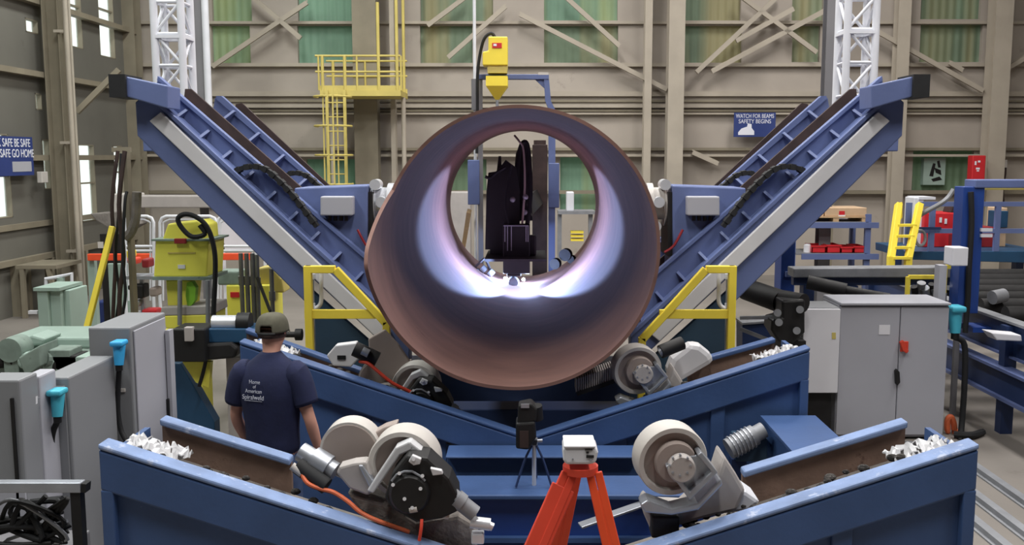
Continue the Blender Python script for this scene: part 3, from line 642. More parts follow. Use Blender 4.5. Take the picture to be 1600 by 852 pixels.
# ================================================================== ROLLER CRADLES
def cradle(Yf, D, L_, V_, R_, label, web_l, web_r, rearL, rearR, tops='lit_worn_flange'):
    xl, zl = L_; xv, zv = V_; xr, zr = R_
    t = thing('roller_cradle', (xv, Yf, 0), label, 'cradle')
    band = 0.2; fl = 0.03
    zt = lambda x: zl + (zv - zl) * (x - xl) / (xv - xl) if x < xv else zv + (zr - zv) * (x - xv) / (xr - xv)
    # front flange band along the V, with its worn top coloured paler as if lit from above
    MB().prism([(xl, zl), (xv, zv), (xr, zr), (xr, zr - band), (xv, zv - band * 1.05), (xl, zl - band)], Yf, Yf + 0.05).build('front_flange', 'blue', t, bevel=0.012)
    for (xa_, xb_) in ((xl, xv), (xv, xr)):
        MB().prism([(xa_, zt(xa_) + 0.001), (xb_, zt(xb_) + 0.001), (xb_, zt(xb_) + 0.028), (xa_, zt(xa_) + 0.028)], Yf - 0.004, Yf + 0.115).build('top_flange', tops, t, bevel=0.01)
    zb = 0.06
    for (xa_, xb_) in ((xl, web_l), (web_r, xr)):
        MB().prism([(xa_, zt(xa_) - 0.03), (xb_, zt(xb_) - 0.03), (xb_, zb), (xa_, zb)], Yf + 0.05, Yf + 0.08).build('web_plate', 'blue', t)
    for x, w_ in ((xl + 0.03, 0.06), (xr - 0.03, 0.06)): MB().box(x - w_ / 2, x + w_ / 2, Yf + 0.0, Yf + 0.05, zb, zt(x) - band + 0.01).build('end_stiffener', 'blue', t, bevel=0.008)
    for x in (xl + 0.95, xr - 0.62):
        MB().prism([(x - 0.05, zt(x - 0.05) - band), (x + 0.05, zt(x + 0.05) - band), (x + 0.05, zb), (x - 0.05, zb)], Yf + 0.025, Yf + 0.05).build('web_stiffener', 'blue', t, bevel=0.008)
    # rear wall of the channel with rusty inner face
    (rx0, rz0), (rx1, rz1) = rearL; (sx0, sz0), (sx1, sz1) = rearR
    Yr = Yf + D
    for (ax, az, bx, bz) in ((rx0, rz0, rx1, rz1), (sx0, sz0, sx1, sz1)):
        MB().prism([(ax, az), (bx, bz), (bx, bz - 0.42), (ax, az - 0.42)], Yr, Yr + 0.03).build('channel_wall', 'rust', t, label='rusty brown inner channel wall')
        MB().prism([(ax, az - 0.006), (bx, bz - 0.006), (bx, bz + 0.03), (ax, az + 0.03)], Yr - 0.035, Yr + 0.06).build('channel_lip', tops, t, bevel=0.01)
        MB().prism([(ax, az - .4), (bx, bz - .4), (bx, zb), (ax, zb)], Yr, Yr + 0.03).build('rear_web', 'blue_navy', t)
    mid = xv
    for (xa_, xb_) in ((xl + 0.05, xv), (xv, xr - 0.05)):
        MB().prism([(xa_, zt(xa_) - 0.16), (xb_, zt(xb_) - 0.16), (xb_, zt(xb_) - 0.19), (xa_, zt(xa_) - 0.19)], Yf + 0.08, Yr).build('channel_floor', 'grey_dust', t)
    # end plates
    for xe, ze in ((xl, zl), (xr, zr)):
        s_ = 1 if xe == xl else -1
        MB().box(min(xe, xe + s_ * 0.03), max(xe, xe + s_ * 0.03), Yf + 0.05, Yr, zb, ze - 0.05).build('end_plate', 'blue', t)
    MB().box(xl - 0.02, xr + 0.02, Yf - 0.02, Yr + 0.05, 0.0, 0.06).build('bottom_flange', 'blue_navy', t)
    # dirt packed along the channel
    rnd = random.Random(int(Yf * 10)); m_ = MB()
    for (xa_, xb_) in ((xl + 0.15, xv - 0.55), (xv + 0.65, xr - 0.12)):
        x = xa_
        while x < xb_:
            s_ = rnd.uniform(0.009, 0.024); m_.sphere((x, Yf + 0.19 + rnd.uniform(-0.05, 0.08), zt(x) - 0.06 + rnd.uniform(-0.09, 0.05)), s_ * 1.4, s_, s_ * 0.9, 7, 5); x += 0.008
    m_.build('dirt', 'dirt', t, kind='stuff')
    # pale crumpled wrapping and chips swept to both ends of the channel
    m_ = MB()
    for (xa_, xb_) in ((xl + 0.02, xl + 0.30), (xr - 0.30, xr - 0.02)):
        nx, ny = 22, 10; g = []
        for i in range(nx + 1):
            x = xa_ + (xb_ - xa_) * i / nx; row = []
            for j in range(ny + 1): row.append(m_.b.verts.new((x + rnd.uniform(-.008, .008), Yf + .09 + (D * .75 - .09) * j / ny + rnd.uniform(-.012, .012), zt(x) - .03 + rnd.uniform(-.02, .028) - .03 * abs(j / ny - .4))))
            g.append(row)
        for i in range(nx):
            for j in range(ny):
                if rnd.random() > .12: m_.b.faces.new([g[i][j], g[i + 1][j], g[i + 1][j + 1], g[i][j + 1]])
    o = m_.build('swept_chips', 'white_rail', t, kind='stuff'); so = o.modifiers.new('th', 'SOLIDIFY'); so.thickness = .006
    return t
Yc1, Yc2 = 4.4, 6.5
cr1 = cradle(Yc1, 0.55, W(153, 703, Yc1), W(845, 922, Yc1), W(1530, 703, Yc1), 'blue roller cradle at the front of the machine with dusty channel along its top', W(620, 0, Yc1)[0], W(1080, 0, Yc1)[0],
      (W(253, 661, Yc1 + .55), W(455, 724, Yc1 + .55)), (W(1160, 743, Yc1 + .55), W(1415, 665, Yc1 + .55)))
cr2 = cradle(Yc2, 0.65, W(374, 539, Yc2), W(828, 690, Yc2), W(1266, 549, Yc2), 'blue roller cradle directly under the near end of the pipe', W(688, 0, Yc2)[0], W(990, 0, Yc2)[0],
      (W(385, 519, Yc2 + .65), W(585, 590, Yc2 + .65)), (W(1075, 572, Yc2 + .65), W(1210, 534, Yc2 + .65)), tops='blue')
# base beams between the cradles
tag(MB().box(P(690, 0, 6.3).x, P(1012, 0, 6.3).x, 6.3, 6.48, P(0, 768, 6.3).z, P(0, 712, 6.3).z).box(P(690, 0, 6.3).x, P(1012, 0, 6.3).x, 6.22, 6.48, P(0, 712, 6.3).z, P(0, 708, 6.3).z).build('cross_beam', 'blue', bevel=0.01), 'blue cross beam at the foot of the cradle under the pipe', 'beam')
zt_ = P(0, 772, 5.55).z
t = thing('cross_beam', (0, 5.5, 0), 'blue cross beam between the two cradles carrying the small tripod', 'beam')
MB().box(-1.0, 1.2, 5.5, 5.53, 0.2, zt_).build('beam_web', 'blue_deep', t); MB().box(-1.0, 1.2, 5.44, 5.8, zt_, zt_ + 0.03).build('beam_flange', 'blue', t, bevel=0.008)
MB().box(-1.0, 1.2, 5.46, 5.76, 0.5, 0.53).build('mid_flange', 'blue', t); MB().box(-1.0, 1.2, 5.44, 5.8, 0.0, 0.2).build('beam_foot', 'blue_navy', t)
t = thing('tie_beam', (P(1240, 0, 6.1).x, 6.1, 0), 'blue tie beam joining the cradles on the right', 'beam')
a = P(1232, 655, 6.44)
MB().box(a.x - 0.16, a.x + 0.16, 5.1, 6.46, a.z - 0.2, a.z).build('beam_body', 'blue', t, bevel=0.01); MB().box(a.x - 0.19, a.x + 0.19, 5.05, 6.46, a.z, a.z + 0.02).build('beam_top', 'blue', t)
MB().box(a.x - 0.1, a.x + 0.1, 5.3, 5.5, 0, a.z - 0.2).build('leg', 'blue_navy', t); MB().box(a.x - 0.1, a.x + 0.1, 6.2, 6.4, 0, a.z - 0.2).build('leg', 'blue_navy', t)
t = thing('drive_motor', P(1165, 712, 6.15), 'grey finned motor leaning beside the tie beam', 'motor')
a, b_ = P(1138, 702, 6.15), P(1193, 672, 6.2)
MB().cyl(a, a.lerp(b_, 0.75), 0.07).cyl(a.lerp(b_, .75), b_, 0.055).build('motor_body', 'steel_dull', t, smooth=True); MB().pbox(1150, 686, 1200, 722, 6.2, 0.2).build('motor_mount', 'teal_dark', t, bevel=0.01)
m_ = MB()
for k in range(6): q = a.lerp(b_, 0.1 + k * 0.1); m_.cyl(q, q + (b_ - a) * 0.03, 0.078, n=20)
m_.build('fins', 'steel', t)
zz = P(0, 722, 6.2).z; MB().box(P(1165, 0, 6.2).x, P(1190, 0, 6.2).x, 6.25, 6.35, 0, zz).build('stand', 'blue_navy', t)
# ================================================================== ROLLER UNITS
def wheel(o, axis, r, w_, m_tread, m_side, parent, name='wheel'):
    "rimmed wheel with deep dish; o = centre of the face towards the camera"
    a = Vector(axis).normalized(); wl = MB().lathe([(r * .42, w_ * .25), (r * .80, w_ * .25), (r * .84, 0.0), (r * .97, 0.0), (r, .012), (r, w_ - .012), (r * .97, w_), (r * .3, w_)], o, a, 56).build(name, m_tread, parent, smooth=True)
    MB().lathe([(r * .1, w_ * .2), (r * .815, w_ * .2), (r * .80, w_ * .26), (r * .1, w_ * .26)], o, a, 48).build('dish', m_side, wl, smooth=True)
    return wl
def drive_unit(label, off=Vector((0, 0, 0)), grp=True):
    Y = 4.62
    c = P(640, 735, Y)
    t = thing('drive_roller', c, label, 'roller', 'motor driven rollers on the left arms of the cradles')
    ax = Vector((0.06, 1, 0.02)).normalized()
    wheel(P(629, 728, Y - 0.02), ax, 0.176, 0.16, 'offwhite', 'tan_grey', t)
    # idler disc further left, facing the camera
    MB().lathe([(0.02, 0), (0.14, 0), (0.150, 0.012), (0.150, 0.10), (0.14, 0.11), (0.02, 0.11)], P(546, 706, Y + 0.16), (0.05, 1, 0.05), 48).build('idler_disc', 'tan_grey', t, smooth=True)
    MB().lathe([(0.151, .004), (0.155, .004), (0.155, .12), (0.151, .12)], P(546, 706, Y + 0.16), (0.05, 1, 0.05), 48).build('disc_rim', 'offwhite', t, smooth=True)
    MB().pp([(510, 700), (560, 690), (600, 668), (620, 662), (612, 720), (560, 745), (520, 740)], Y + 0.2, 0.1).build('bogie_plate', 'tan_grey', t, bevel=0.01)
    # light grey V bracket round the gearbox
    m_ = MB().pp([(583, 772), (573, 768), (618, 700), (640, 690), (648, 702), (625, 712)], Y - 0.10, 0.09).pp([(640, 690), (702, 738), (700, 750), (690, 748), (640, 704)], Y - 0.10, 0.09)
    m_.build('bracket', 'white_rail', t, bevel=0.008)
    MB().pp([(552, 724), (572, 722), (585, 764), (575, 776), (545, 764), (525, 740), (530, 730)], Y - 0.06, 0.1).build('bracket_arm', 'cream_grey', t, bevel=0.012)
    MB().pp([(560, 728), (566, 728), (588, 760), (578, 764)], Y - 0.075, 0.05).build('bracket_rib', 'steel', t, bevel=0.006)
    g = MB().pp([(600, 778), (612, 742), (636, 712), (668, 716), (702, 748), (714, 772), (716, 800), (690, 812), (650, 818), (612, 796)], Y - 0.20, 0.18).build('gearbox', 'black_iron', t, bevel=0.015)
    a = P(640, 772, Y - 0.21)
    MB().lathe([(0.02, -.02), (0.085, -.02), (0.10, 0), (0.10, 0.05), (0.02, .05)], a, (0, 1, 0), 40).build('gearbox_cover', 'black', g, smooth=True)
    m_ = MB()
    for (x, y) in [(614, 758), (657, 764), (632, 780), (644, 794), (646, 718), (624, 740), (660, 744)]: m_.cyl(P(x, y, Y - 0.24), P(x, y, Y - 0.19), 0.009, n=10)
    m_.build('bolts', 'white_rail', g, smooth=True)
    MB().tube([P(x, y, Y - 0.215) for x, y in [(612, 752), (620, 742), (632, 737), (644, 737), (656, 744), (664, 752)]], 0.006, 6).build('edge_wire', 'steel', g)
    MB().pp([(638, 722), (644, 712), (658, 718), (656, 726), (646, 728)], Y - 0.225, 0.03).build('lifting_lug', 'white_rail', g, bevel=0.004); MB().pp([(672, 732), (690, 736), (692, 742), (676, 744)], Y - 0.225, 0.03).build('lifting_lug', 'white_rail', g, bevel=0.004)
    m_ = MB().cyl(P(700, 770, Y - 0.16), P(742, 803, Y - 0.16), 0.04).cyl(P(712, 779, Y - 0.16), P(722, 787, Y - 0.16), 0.047)
    m_.build('cylinder', 'steel_dull', t, smooth=True)
    MB().cyl(P(735, 816, Y - 0.16), P(766, 820, Y - 0.16), 0.030).cyl(P(752, 816, Y - 0.16), P(770, 824, Y - 0.16), 0.02).build('fitting', 'chrome', t, smooth=True); MB().pbox(736, 835, 756, 852, Y - 0.18, 0.06).build('fitting', 'chrome', t, bevel=0.008)
    m_ = MB().pp([(540, 770), (600, 786), (650, 818), (716, 806), (740, 820), (745, 866), (640, 850), (560, 800)], Y - 0.04, 0.22); m_.build('saddle', 'grey_dust', t, bevel=0.02)
    MB().cyl(P(680, 800, Y - .15), P(702, 806, Y - .15), 0.02).cyl(P(640, 797, Y - .22), P(652, 795, Y - .22), 0.016).build('cap_screw', 'offwhite', t, smooth=True)
    # grey motor up the channel
    a, b_ = P(470, 706, Y + 0.12), P(524, 738, Y + 0.08)
    m = MB().cyl(a, a.lerp(b_, 0.35), 0.05).cyl(a.lerp(b_, .35), a.lerp(b_, .8), 0.066).cyl(a.lerp(b_, .8), b_, 0.05).build('motor', 'steel', t, smooth=True)
    MB().cyl(a + Vector((-.0, -.07, -.05)), b_ + Vector((-.03, -.07, -.05)), 0.042).build('motor_housing', 'rubber', m, smooth=True)
    MB().cyl(P(456, 728, Y + 0.02), P(472, 740, Y + 0.02), 0.02).build('connector', 'offwhite', m, smooth=True)
    if off.length:
        stack = [t]; t.location += off
    return t
d1 = drive_unit('motor driven roller with black gearbox on the left arm of the front cradle')
d2 = copy_tree(d1); d2.location += Vector((-0.21, 2.28, -0.165)); d2['label'] = 'motor driven roller wedged under the lower left of the pipe'
def idler_unit(label):
    Y = 4.62; t = thing('idler_roller', P(1055, 760, Y), label, 'roller', 'free rollers on the right arms of the cradles')
    c = P(1052, 722, Y - 0.05)
    wheel(c, (-0.16, 1, 0.06), 0.178, 0.13, 'offwhite', 'tan_grey', t)
    m_ = MB().lathe([(0.03, -.02), (0.098, -.02), (0.105, 0), (0.105, .12)], c + Vector((0.01, 0, 0)), (-0.1, 1, .03), 40); m_.build('hub', 'tan_grey', t, smooth=True)
    h = MB().lathe([(0.01, -.065), (0.06, -.065), (0.068, -.055), (0.068, -.01), (0.01, -.01)], P(1063, 728, Y - 0.07), (0, 1, 0), 32).build('axle_cap', 'cream_grey', t, smooth=True)
    m_ = MB()
    for k in range(8): q = P(1063, 728, Y - 0.14) + Vector((math.cos(k * .785), 0, math.sin(k * .785))) * 0.05; m_.cyl(q, q + Vector((0, 0.02, 0)), 0.006, n=8)
    m_.build('bolts', 'steel', h)
    MB().pp([(1040, 730), (1048, 725), (1078, 770), (1112, 738), (1090, 712), (1096, 707), (1122, 739), (1078, 783)], Y - 0.12, 0.12).pp([(1046, 727), (1060, 715), (1092, 712), (1115, 738), (1078, 774)], Y - 0.07, 0.03).build('bearing_bracket', 'steel', t, bevel=0.006)
    MB().pp([(1012, 785), (1020, 798), (1070, 800), (1120, 750), (1132, 712), (1150, 740), (1166, 768), (1152, 800), (1100, 812), (1040, 830), (1018, 832), (1004, 800)], Y + 0.0, 0.22).build('saddle', 'cream_grey', t, bevel=0.025)
    MB().pp([(1000, 790), (1012, 782), (1050, 796), (1090, 786), (1126, 748), (1130, 758), (1092, 798), (1050, 806), (1008, 802)], Y - 0.1, 0.12).build('saddle_lip', 'steel', t, bevel=0.01)
    MB().pbox(1018, 808, 1062, 842, Y - 0.06, 0.12).build('block', 'black_iron', t, bevel=0.01)
    MB().pp([(1130, 770), (1166, 768), (1190, 785), (1170, 800), (1120, 806)], Y + 0.02, 0.2).build('wiping_rag', 'tower_white', t, bevel=0.02)
    return t
i1 = idler_unit('free cream roller in a bearing bracket on the right arm of the front cradle')
i2 = copy_tree(i1); i2.location += Vector((0.075, 2.19, -0.04)); i2['label'] = 'free roller supporting the lower right of the pipe'
# hoses by the front and rear drive
tag(MB().tube(pth([(470, 737, 4.64), (480, 755, 4.6), (500, 764, 4.6), (522, 770, 4.58), (545, 785, 4.55), (562, 800, 4.53), (585, 812, 4.5), (612, 822, 4.5), (640, 832, 4.5)], 4), 0.011, 8).build('orange_hose', 'orange_hose', smooth=True), 'orange hose lying along the channel of the front cradle', 'hose')
tag(MB().tube(pth([(655, 845, 4.38), (658, 826, 4.38), (659, 812, 4.4)], 4), 0.008, 8).build('red_wire', 'orange_red', smooth=True), 'short red wire hanging below the black gearbox', 'wire')
tag(MB().tube(pth([(562, 565, 6.8), (575, 568, 6.75), (590, 580, 6.72), (612, 598, 6.7), (640, 612, 6.7), (668, 626, 6.7)], 4), 0.013, 8).build('orange_hose', 'orange_red', smooth=True), 'orange hose on the cradle under the lower left of the pipe', 'hose')
t = thing('dust_cover', P(540, 560, 6.95), 'pale cover plate with a dark slot beside the left roller under the pipe', 'cover')
MB().pp([(510, 556), (524, 540), (556, 536), (562, 560), (548, 574), (520, 572)], 6.95, 0.1).build('cover_plate', 'white_rail', t, bevel=0.01); MB().pbox(527, 556, 540, 562, 6.94, 0.02).build('slot', 'black', t)
t = thing('grease_pump', P(572, 560, 6.85), 'dark cylinder lying beside the pale cover plate', 'pump')
MB().cyl(P(554, 545, 6.8), P(590, 562, 6.8), 0.055).build('pump_body', 'black_iron', t, smooth=True); MB().cyl(P(566, 548, 6.74), P(576, 553, 6.74), 0.03).build('pump_cap', 'steel', t, smooth=True)
t = thing('cover_plate', P(604, 560, 7.0), 'brownish grey plate standing behind the left roller against the pipe', 'plate')
MB().pp([(575, 530), (600, 516), (622, 540), (640, 566), (630, 600), (600, 596), (578, 566)], 7.02, 0.06).build('plate_body', 'tan_grey', t, bevel=0.01)
t = thing('machine_cover', P(1080, 580, 7.05), 'large pale rounded cover behind the right roller under the pipe', 'cover')
MB().pp([(1040, 585), (1050, 560), (1070, 544), (1078, 537), (1095, 540), (1110, 552), (1118, 566), (1060, 600)], 7.0, 0.16).build('cover_body', 'white_rail', t, bevel=0.04)
t = thing('pump_motor', P(1050, 552, 6.9), 'black cylinder beside the pale rounded cover', 'motor')
MB().cyl(P(1032, 550, 6.8), P(1066, 536, 6.85), 0.05).build('motor_body', 'black_iron', t, smooth=True); MB().cyl(P(1030, 551, 6.8), P(1034, 549, 6.8), 0.035).build('end_cap', 'steel', t, smooth=True)
t = thing('ribbed_spring', P(930, 592, 6.9), 'pale ribbed cover strip tucked under the lower right of the pipe', 'spring cover')
m_ = MB(); a, b_ = P(900, 594, 6.95), P(958, 574, 6.95)
for k in range(18): q = a.lerp(b_, k / 17); m_.bar(q + Vector((0, 0, -.07)), q + Vector((0, 0, .03)), 0.2, 0.010, (0, 1, 0))
m_.build('ribs', 'cream_grey', t); MB().bar(a + Vector((0, 0, -.08)), b_ + Vector((0, 0, -.08)), 0.22, 0.03).build('strip', 'black_iron', t)

# ================================================================== TRIPODS
Y = 3.95; c = P(907, 705, Y)
t = thing('tripod', (c.x, Y, 0), 'orange wooden-legged tripod standing in front of the front cradle', 'tripod')
zb = P(0, 727, Y).z
MB().cyl((c.x, Y, zb - 0.03), (c.x, Y, zb), 0.075).build('head_plate', 'orange_red', t, smooth=True)
for k, (px, py, dy) in enumerate(((840, 852, -0.12), (955, 852, -0.1), (872, 852, 0.12))):
    top = Vector((c.x + (-0.045, 0.055, -0.02)[k], Y + (-0.03, -0.03, 0.05)[k], zb - 0.02)); foot = P(px, py, Y + dy)
    d = (foot - top); foot = top + d * (top.z / -d.z)
    mid = top.lerp(foot, 0.62); sd = Vector((1, 0.2, 0))
    lg = MB()
    for q in (-1, 1): lg.bar(top + Vector((q * 0.018, 0, 0)), mid + Vector((q * 0.026, 0, 0)), 0.03, 0.034)
    if k == 0: lg.bar(top.lerp(foot, .04), top.lerp(foot, .75), 0.028, 0.10)
    lg.bar(top.lerp(foot, 0.05), top.lerp(foot, 0.97), 0.026, 0.05 if k else 0.07)
    l_ = lg.build('leg', 'orange_red' if k == 0 else 'orange', t, bevel=0.004)
    MB().cyl(top.lerp(foot, 0.96), foot, 0.016, 0.004, 12).build('foot_spike', 'steel_dull', l_, smooth=True)
    MB().bar(top.lerp(foot, .36), top.lerp(foot, .40), 0.05, 0.07).build('clamp_band', 'cream_grey' if k == 0 else 'orange', l_, bevel=0.004)
t = thing('laser_level', (c.x, Y, zb), 'white instrument box on top of the orange tripod', 'instrument')
MB().pp([(880, 700), (932, 700), (935, 708), (931, 725), (920, 727), (884, 727), (880, 720)], Y - 0.075, 0.15).build('casing', 'white_box', t, bevel=0.012)
MB().pp([(881, 697), (931, 697), (931, 701), (881, 701)], Y - 0.08, 0.16).build('lid', 'white_box', t, bevel=0.005)
m_ = MB()
for q in [(914, 702.5, 926, 704), (916, 706.5, 920, 709), (916, 712, 928, 716)]: m_.pbox(*q, Y - 0.079, 0.006)
m_.build('slots', 'black', t)
m_ = MB(); m_.cyl(P(895, 718, Y - .08), P(895, 718, Y - .07), 0.004, n=10).cyl(P(923, 719, Y - .08), P(923, 719, Y - .07), 0.006, n=10); m_.build('screws', 'post_grey', t)

Y = 5.62; zf = zt_ + 0.03
t = thing('light_stand', (P(835, 0, Y).x, Y, zf), 'small silver stand with blue cords standing on the cross beam', 'stand')
x = P(835, 0, Y).x; ztop = P(0, 690, Y).z
MB().cyl((x, Y, zf), (x, Y, ztop), 0.013).build('pole', 'chrome', t, smooth=True); MB().cyl((x, Y, ztop - 0.02), (x, Y, ztop + .02), 0.022).build('collar', 'steel', t, smooth=True)
for px, py, dy in ((806, 760, -0.06), (862, 758, -0.05), (838, 768, 0.12)):
    e = P(px, py, Y + dy); e = Vector((e.x, Y + dy, zf + 0.007)); MB().tube(smooth_path([(x, Y, ztop), Vector((x, Y, ztop)).lerp(e, .5) + Vector((0, 0, .03)), e]), 0.007, 8).build('leg', 'blue_navy', t, smooth=True)
MB().cyl((x - 0.012, Y, ztop), (x + 0.05, Y, ztop + 0.004), 0.012).build('arm', 'steel', t, smooth=True)
t = thing('flash_camera', P(823, 703, Y), 'black camera box with a turned head on the small silver stand', 'camera')
MB().pp([(806, 662), (836, 660), (838, 684), (826, 704), (806, 702)], Y - 0.12, 0.16).build('camera_body', 'black', t, bevel=0.012)
MB().pp([(812, 674), (826, 674), (826, 700), (812, 700)], Y - 0.125, 0.01).build('display', 'rust_dark', t)
MB().pp([(810, 634), (830, 630), (840, 640), (838, 660), (808, 664)], Y - 0.1, 0.12).build('flash_head', 'black_iron', t, bevel=0.012)
MB().cyl(P(838, 634, Y - 0.06), P(840, 655, Y - .04), 0.035).build('lens', 'black_iron', t, smooth=True)
MB().pbox(814, 632, 827, 638, Y - 0.108, 0.01).build('window', 'steel', t)
MB().bar(P(822, 690, Y - .03), P(836, 690, Y), 0.05, 0.03).build('clamp', 'black', t)
tag(MB().bar(P(906, 822, 5.30), P(1012, 785, 5.44), 0.06, 0.015, (0, 1, 0.2)).build('metal_strip', 'steel', bevel=0.004), 'pale metal strip leaning on the cross beam beside the right roller', 'strip')

# ================================================================== PERSON (seen from behind)
YP = 5.92; XPN = P(424, 600, YP).x
class Sk:
    def __init__(s): s.v = []; s.e = []; s.r = []
    def add(s, p, r, par=None):
        s.v.append(Vector(p)); s.r.append(r); i = len(s.v) - 1
        if par is not None: s.e.append((par, i))
        return i
    def chain(s, pts, par):
        for p, r in pts: par = s.add(p, r, par)
        return par
    def build(s, name, mt, sub=2):
        b = bmesh.new(); vl = b.verts.layers.skin.verify(); vs = [b.verts.new(p) for p in s.v]
        for i, v in enumerate(vs):
            r = s.r[i]; v[vl].radius = (r, r) if not isinstance(r, tuple) else r; v[vl].use_root = (i == 0)
        for a, c in s.e: b.edges.new((vs[a], vs[c]))
        me = bpy.data.meshes.new(name); b.to_mesh(me); b.free(); o = bpy.data.objects.new(name, me); C.objects.link(o); me.materials.append(M[mt])
        k = o.modifiers.new('skin', 'SKIN'); k.use_smooth_shade = True; sb = o.modifiers.new('sub', 'SUBSURF'); sb.levels = sub; sb.render_levels = sub
        return o
S = Sk()
pel = S.add((0, 0, .96), .14); sp = S.chain([((0, 0, 1.10), .135), ((0, -.01, 1.26), .13), ((0, -.01, 1.42), .10)], pel)
nk = S.chain([((0, .0, 1.53), .062), ((0, .02, 1.60), .058), ((0, .045, 1.655), .078), ((0, .055, 1.715), .094), ((0, .05, 1.775), .080)], sp)
nose = S.add((0, .155, 1.69), .018, len(S.v) - 2)
for sx in (-1, 1): S.add((sx * .098, .04, 1.70), .020, len(S.v) - 2 if sx == -1 else len(S.v) - 3)
def arm(sx, el, wr, hand_d, fw):
    i = S.chain([((sx * .17, -.01, 1.44), .062), ((sx * .225, -.015, 1.32), .052), (el, .043), (Vector(el).lerp(Vector(wr), .35), .044), (wr, .029)], sp)
    w0 = Vector(wr); d = Vector(hand_d).normalized(); f = Vector(fw).normalized(); pc = w0 + d * .05; p = S.add(pc, (.034, .022), i)
    for k in range(4):
        o_ = f * (.026 - .0175 * k); ln = (.075, .083, .078, .062)[k]
        q0 = w0 + d * .088 + o_; cu = Vector((-sx * .3, .35, 0))
        S.chain([(q0, .0105), (q0 + d * ln * .4 + cu * .012, .0095), (q0 + d * ln * .72 + cu * .03, .0085), (q0 + d * ln * .95 + cu * .055, .007)], p)
    tb = w0 + d * .03 + f * .03; S.chain([(tb, .013), (tb + d * .03 + f * .022, .011), (tb + d * .06 + f * .03, .009)], p)
arm(1, (.285, -.03, 1.17), (.315, .06, .93), (.02, .22, -1), (-.1, 1, .2))
arm(-1, (-.275, .0, 1.17), (-.26, .13, .97), (.06, .5, -.9), (.1, .9, .5))
for sx in (-1, 1):
    S.chain([((sx * .095, 0, .90), .098), ((sx * .105, .01, .70), .082), ((sx * .11, .02, .50), .058), ((sx * .115, -.01, .32), .056), ((sx * .12, -.03, .10), .038), ((sx * .125, .03, .05), .036), ((sx * .135, .13, .035), .03)], pel)
person = S.build('person', 'skin', 2); person.location = (XPN, YP, 0); person.scale = (.89, .96, .977); person.rotation_euler = (0, 0, R(-6))
tag(person, 'person in navy printed T-shirt, jeans and olive cap standing with back turned', 'person')
def ring(c, rx, ry, n=28, tilt=None):
    c = Vector(c); return [c + Vector((rx * math.cos(2 * math.pi * k / n), ry * math.sin(2 * math.pi * k / n), 0)) for k in range(n)]
def ringd(c, r, d, n=20, up=(0, 1, 0)):
    d = Vector(d).normalized(); u = Vector(up); u = (u - d * u.dot(d)).normalized(); w_ = d.cross(u); return [Vector(c) + (u * math.cos(2 * math.pi * k / n) + w_ * math.sin(2 * math.pi * k / n)) * r for k in range(n)]
def child(mb, name, mt, sub=1, label=None):
    o = mb.build(name, mt, smooth=True); o.parent = person
    if sub: s_ = o.modifiers.new('sub', 'SUBSURF'); s_.levels = sub; s_.render_levels = sub
    if label: o['label'] = label
    return o
m_ = MB().loft([ring((0, 0, .885), .185, .135), ring((0, 0, .95), .195, .148), ring((0, .0, 1.05), .188, .142), ring((0, -.01, 1.2), .205, .15), ring((0, -.015, 1.33), .225, .152), ring((0, -.015, 1.42), .228, .135), ring((0, -.01, 1.485), .185, .108), ring((0, 0, 1.53), .115, .088), ring((0, .005, 1.56), .078, .074), ring((0, .008, 1.572), .071, .069)])
for sx in (-1, 1):
    e = Vector((sx * .285, -.03, 1.17)) if sx == 1 else Vector((-.275, 0, 1.17))
    s0 = Vector((sx * .12, -.012, 1.455)); s1 = Vector((sx * .195, -.012, 1.435)); s2 = Vector((sx * .232, -.015, 1.34)); s3 = s2.lerp(e, .62); s4 = s2.lerp(e, .66)
    m_.loft([ringd(s0, .09, (sx, 0, -.3)), ringd(s1, .102, (sx * .8, 0, -.8)), ringd(s2, .089, (sx * .3, 0, -1)), ringd(s3, .086, e - s2), ringd(s4, .078, e - s2)])
shirt = child(m_, 't_shirt', 'shirt', 1); shirt.location.z = .03
# printing on the back
def shirt_text(s_, size, x, z, sx=1):
    cu = bpy.data.curves.new('lettering', 'FONT'); cu.body = s_; cu.size = size; cu.extrude = 0.001; cu.align_x = 'CENTER'; cu.align_y = 'CENTER'; cu.materials.append(M['shirt_print'])
    o = bpy.data.objects.new('lettering', cu); C.objects.link(o); o = to_mesh(o); o.parent = shirt; y = -.015 - .1525 * math.sqrt(max(0, 1 - (x / .225) ** 2)) - .004
    o.rotation_euler = (R(88), 0, math.asin(max(-1, min(1, x / .225))) * .7); o.location = (x, y, z); o.scale = (sx, 1, 1)
shirt_text('Home', .034, -.05, 1.405); shirt_text('of', .03, -.052, 1.375); shirt_text('American', .034, -.06, 1.345); shirt_text('Spiralweld', .042, -.065, 1.305)
MB_ = MB().bar((-.135, -.148, 1.283), (.0, -.171, 1.281), .002, .003); o = MB_.build('print_underline', 'shirt_print'); o.parent = shirt
m_ = MB()
for sx in (-1, 1):
    m_.loft([ring((sx * .06, 0, .97), .125, .128), ring((sx * .085, 0, .86), .112, .122), ring((sx * .105, .01, .70), .096, .10), ring((sx * .11, .02, .5), .078, .08), ring((sx * .115, -.005, .3), .075, .078), ring((sx * .12, -.02, .1), .07, .075), ring((sx * .12, -.02, .07), .068, .074)])
child(m_, 'jeans', 'jeans', 1)
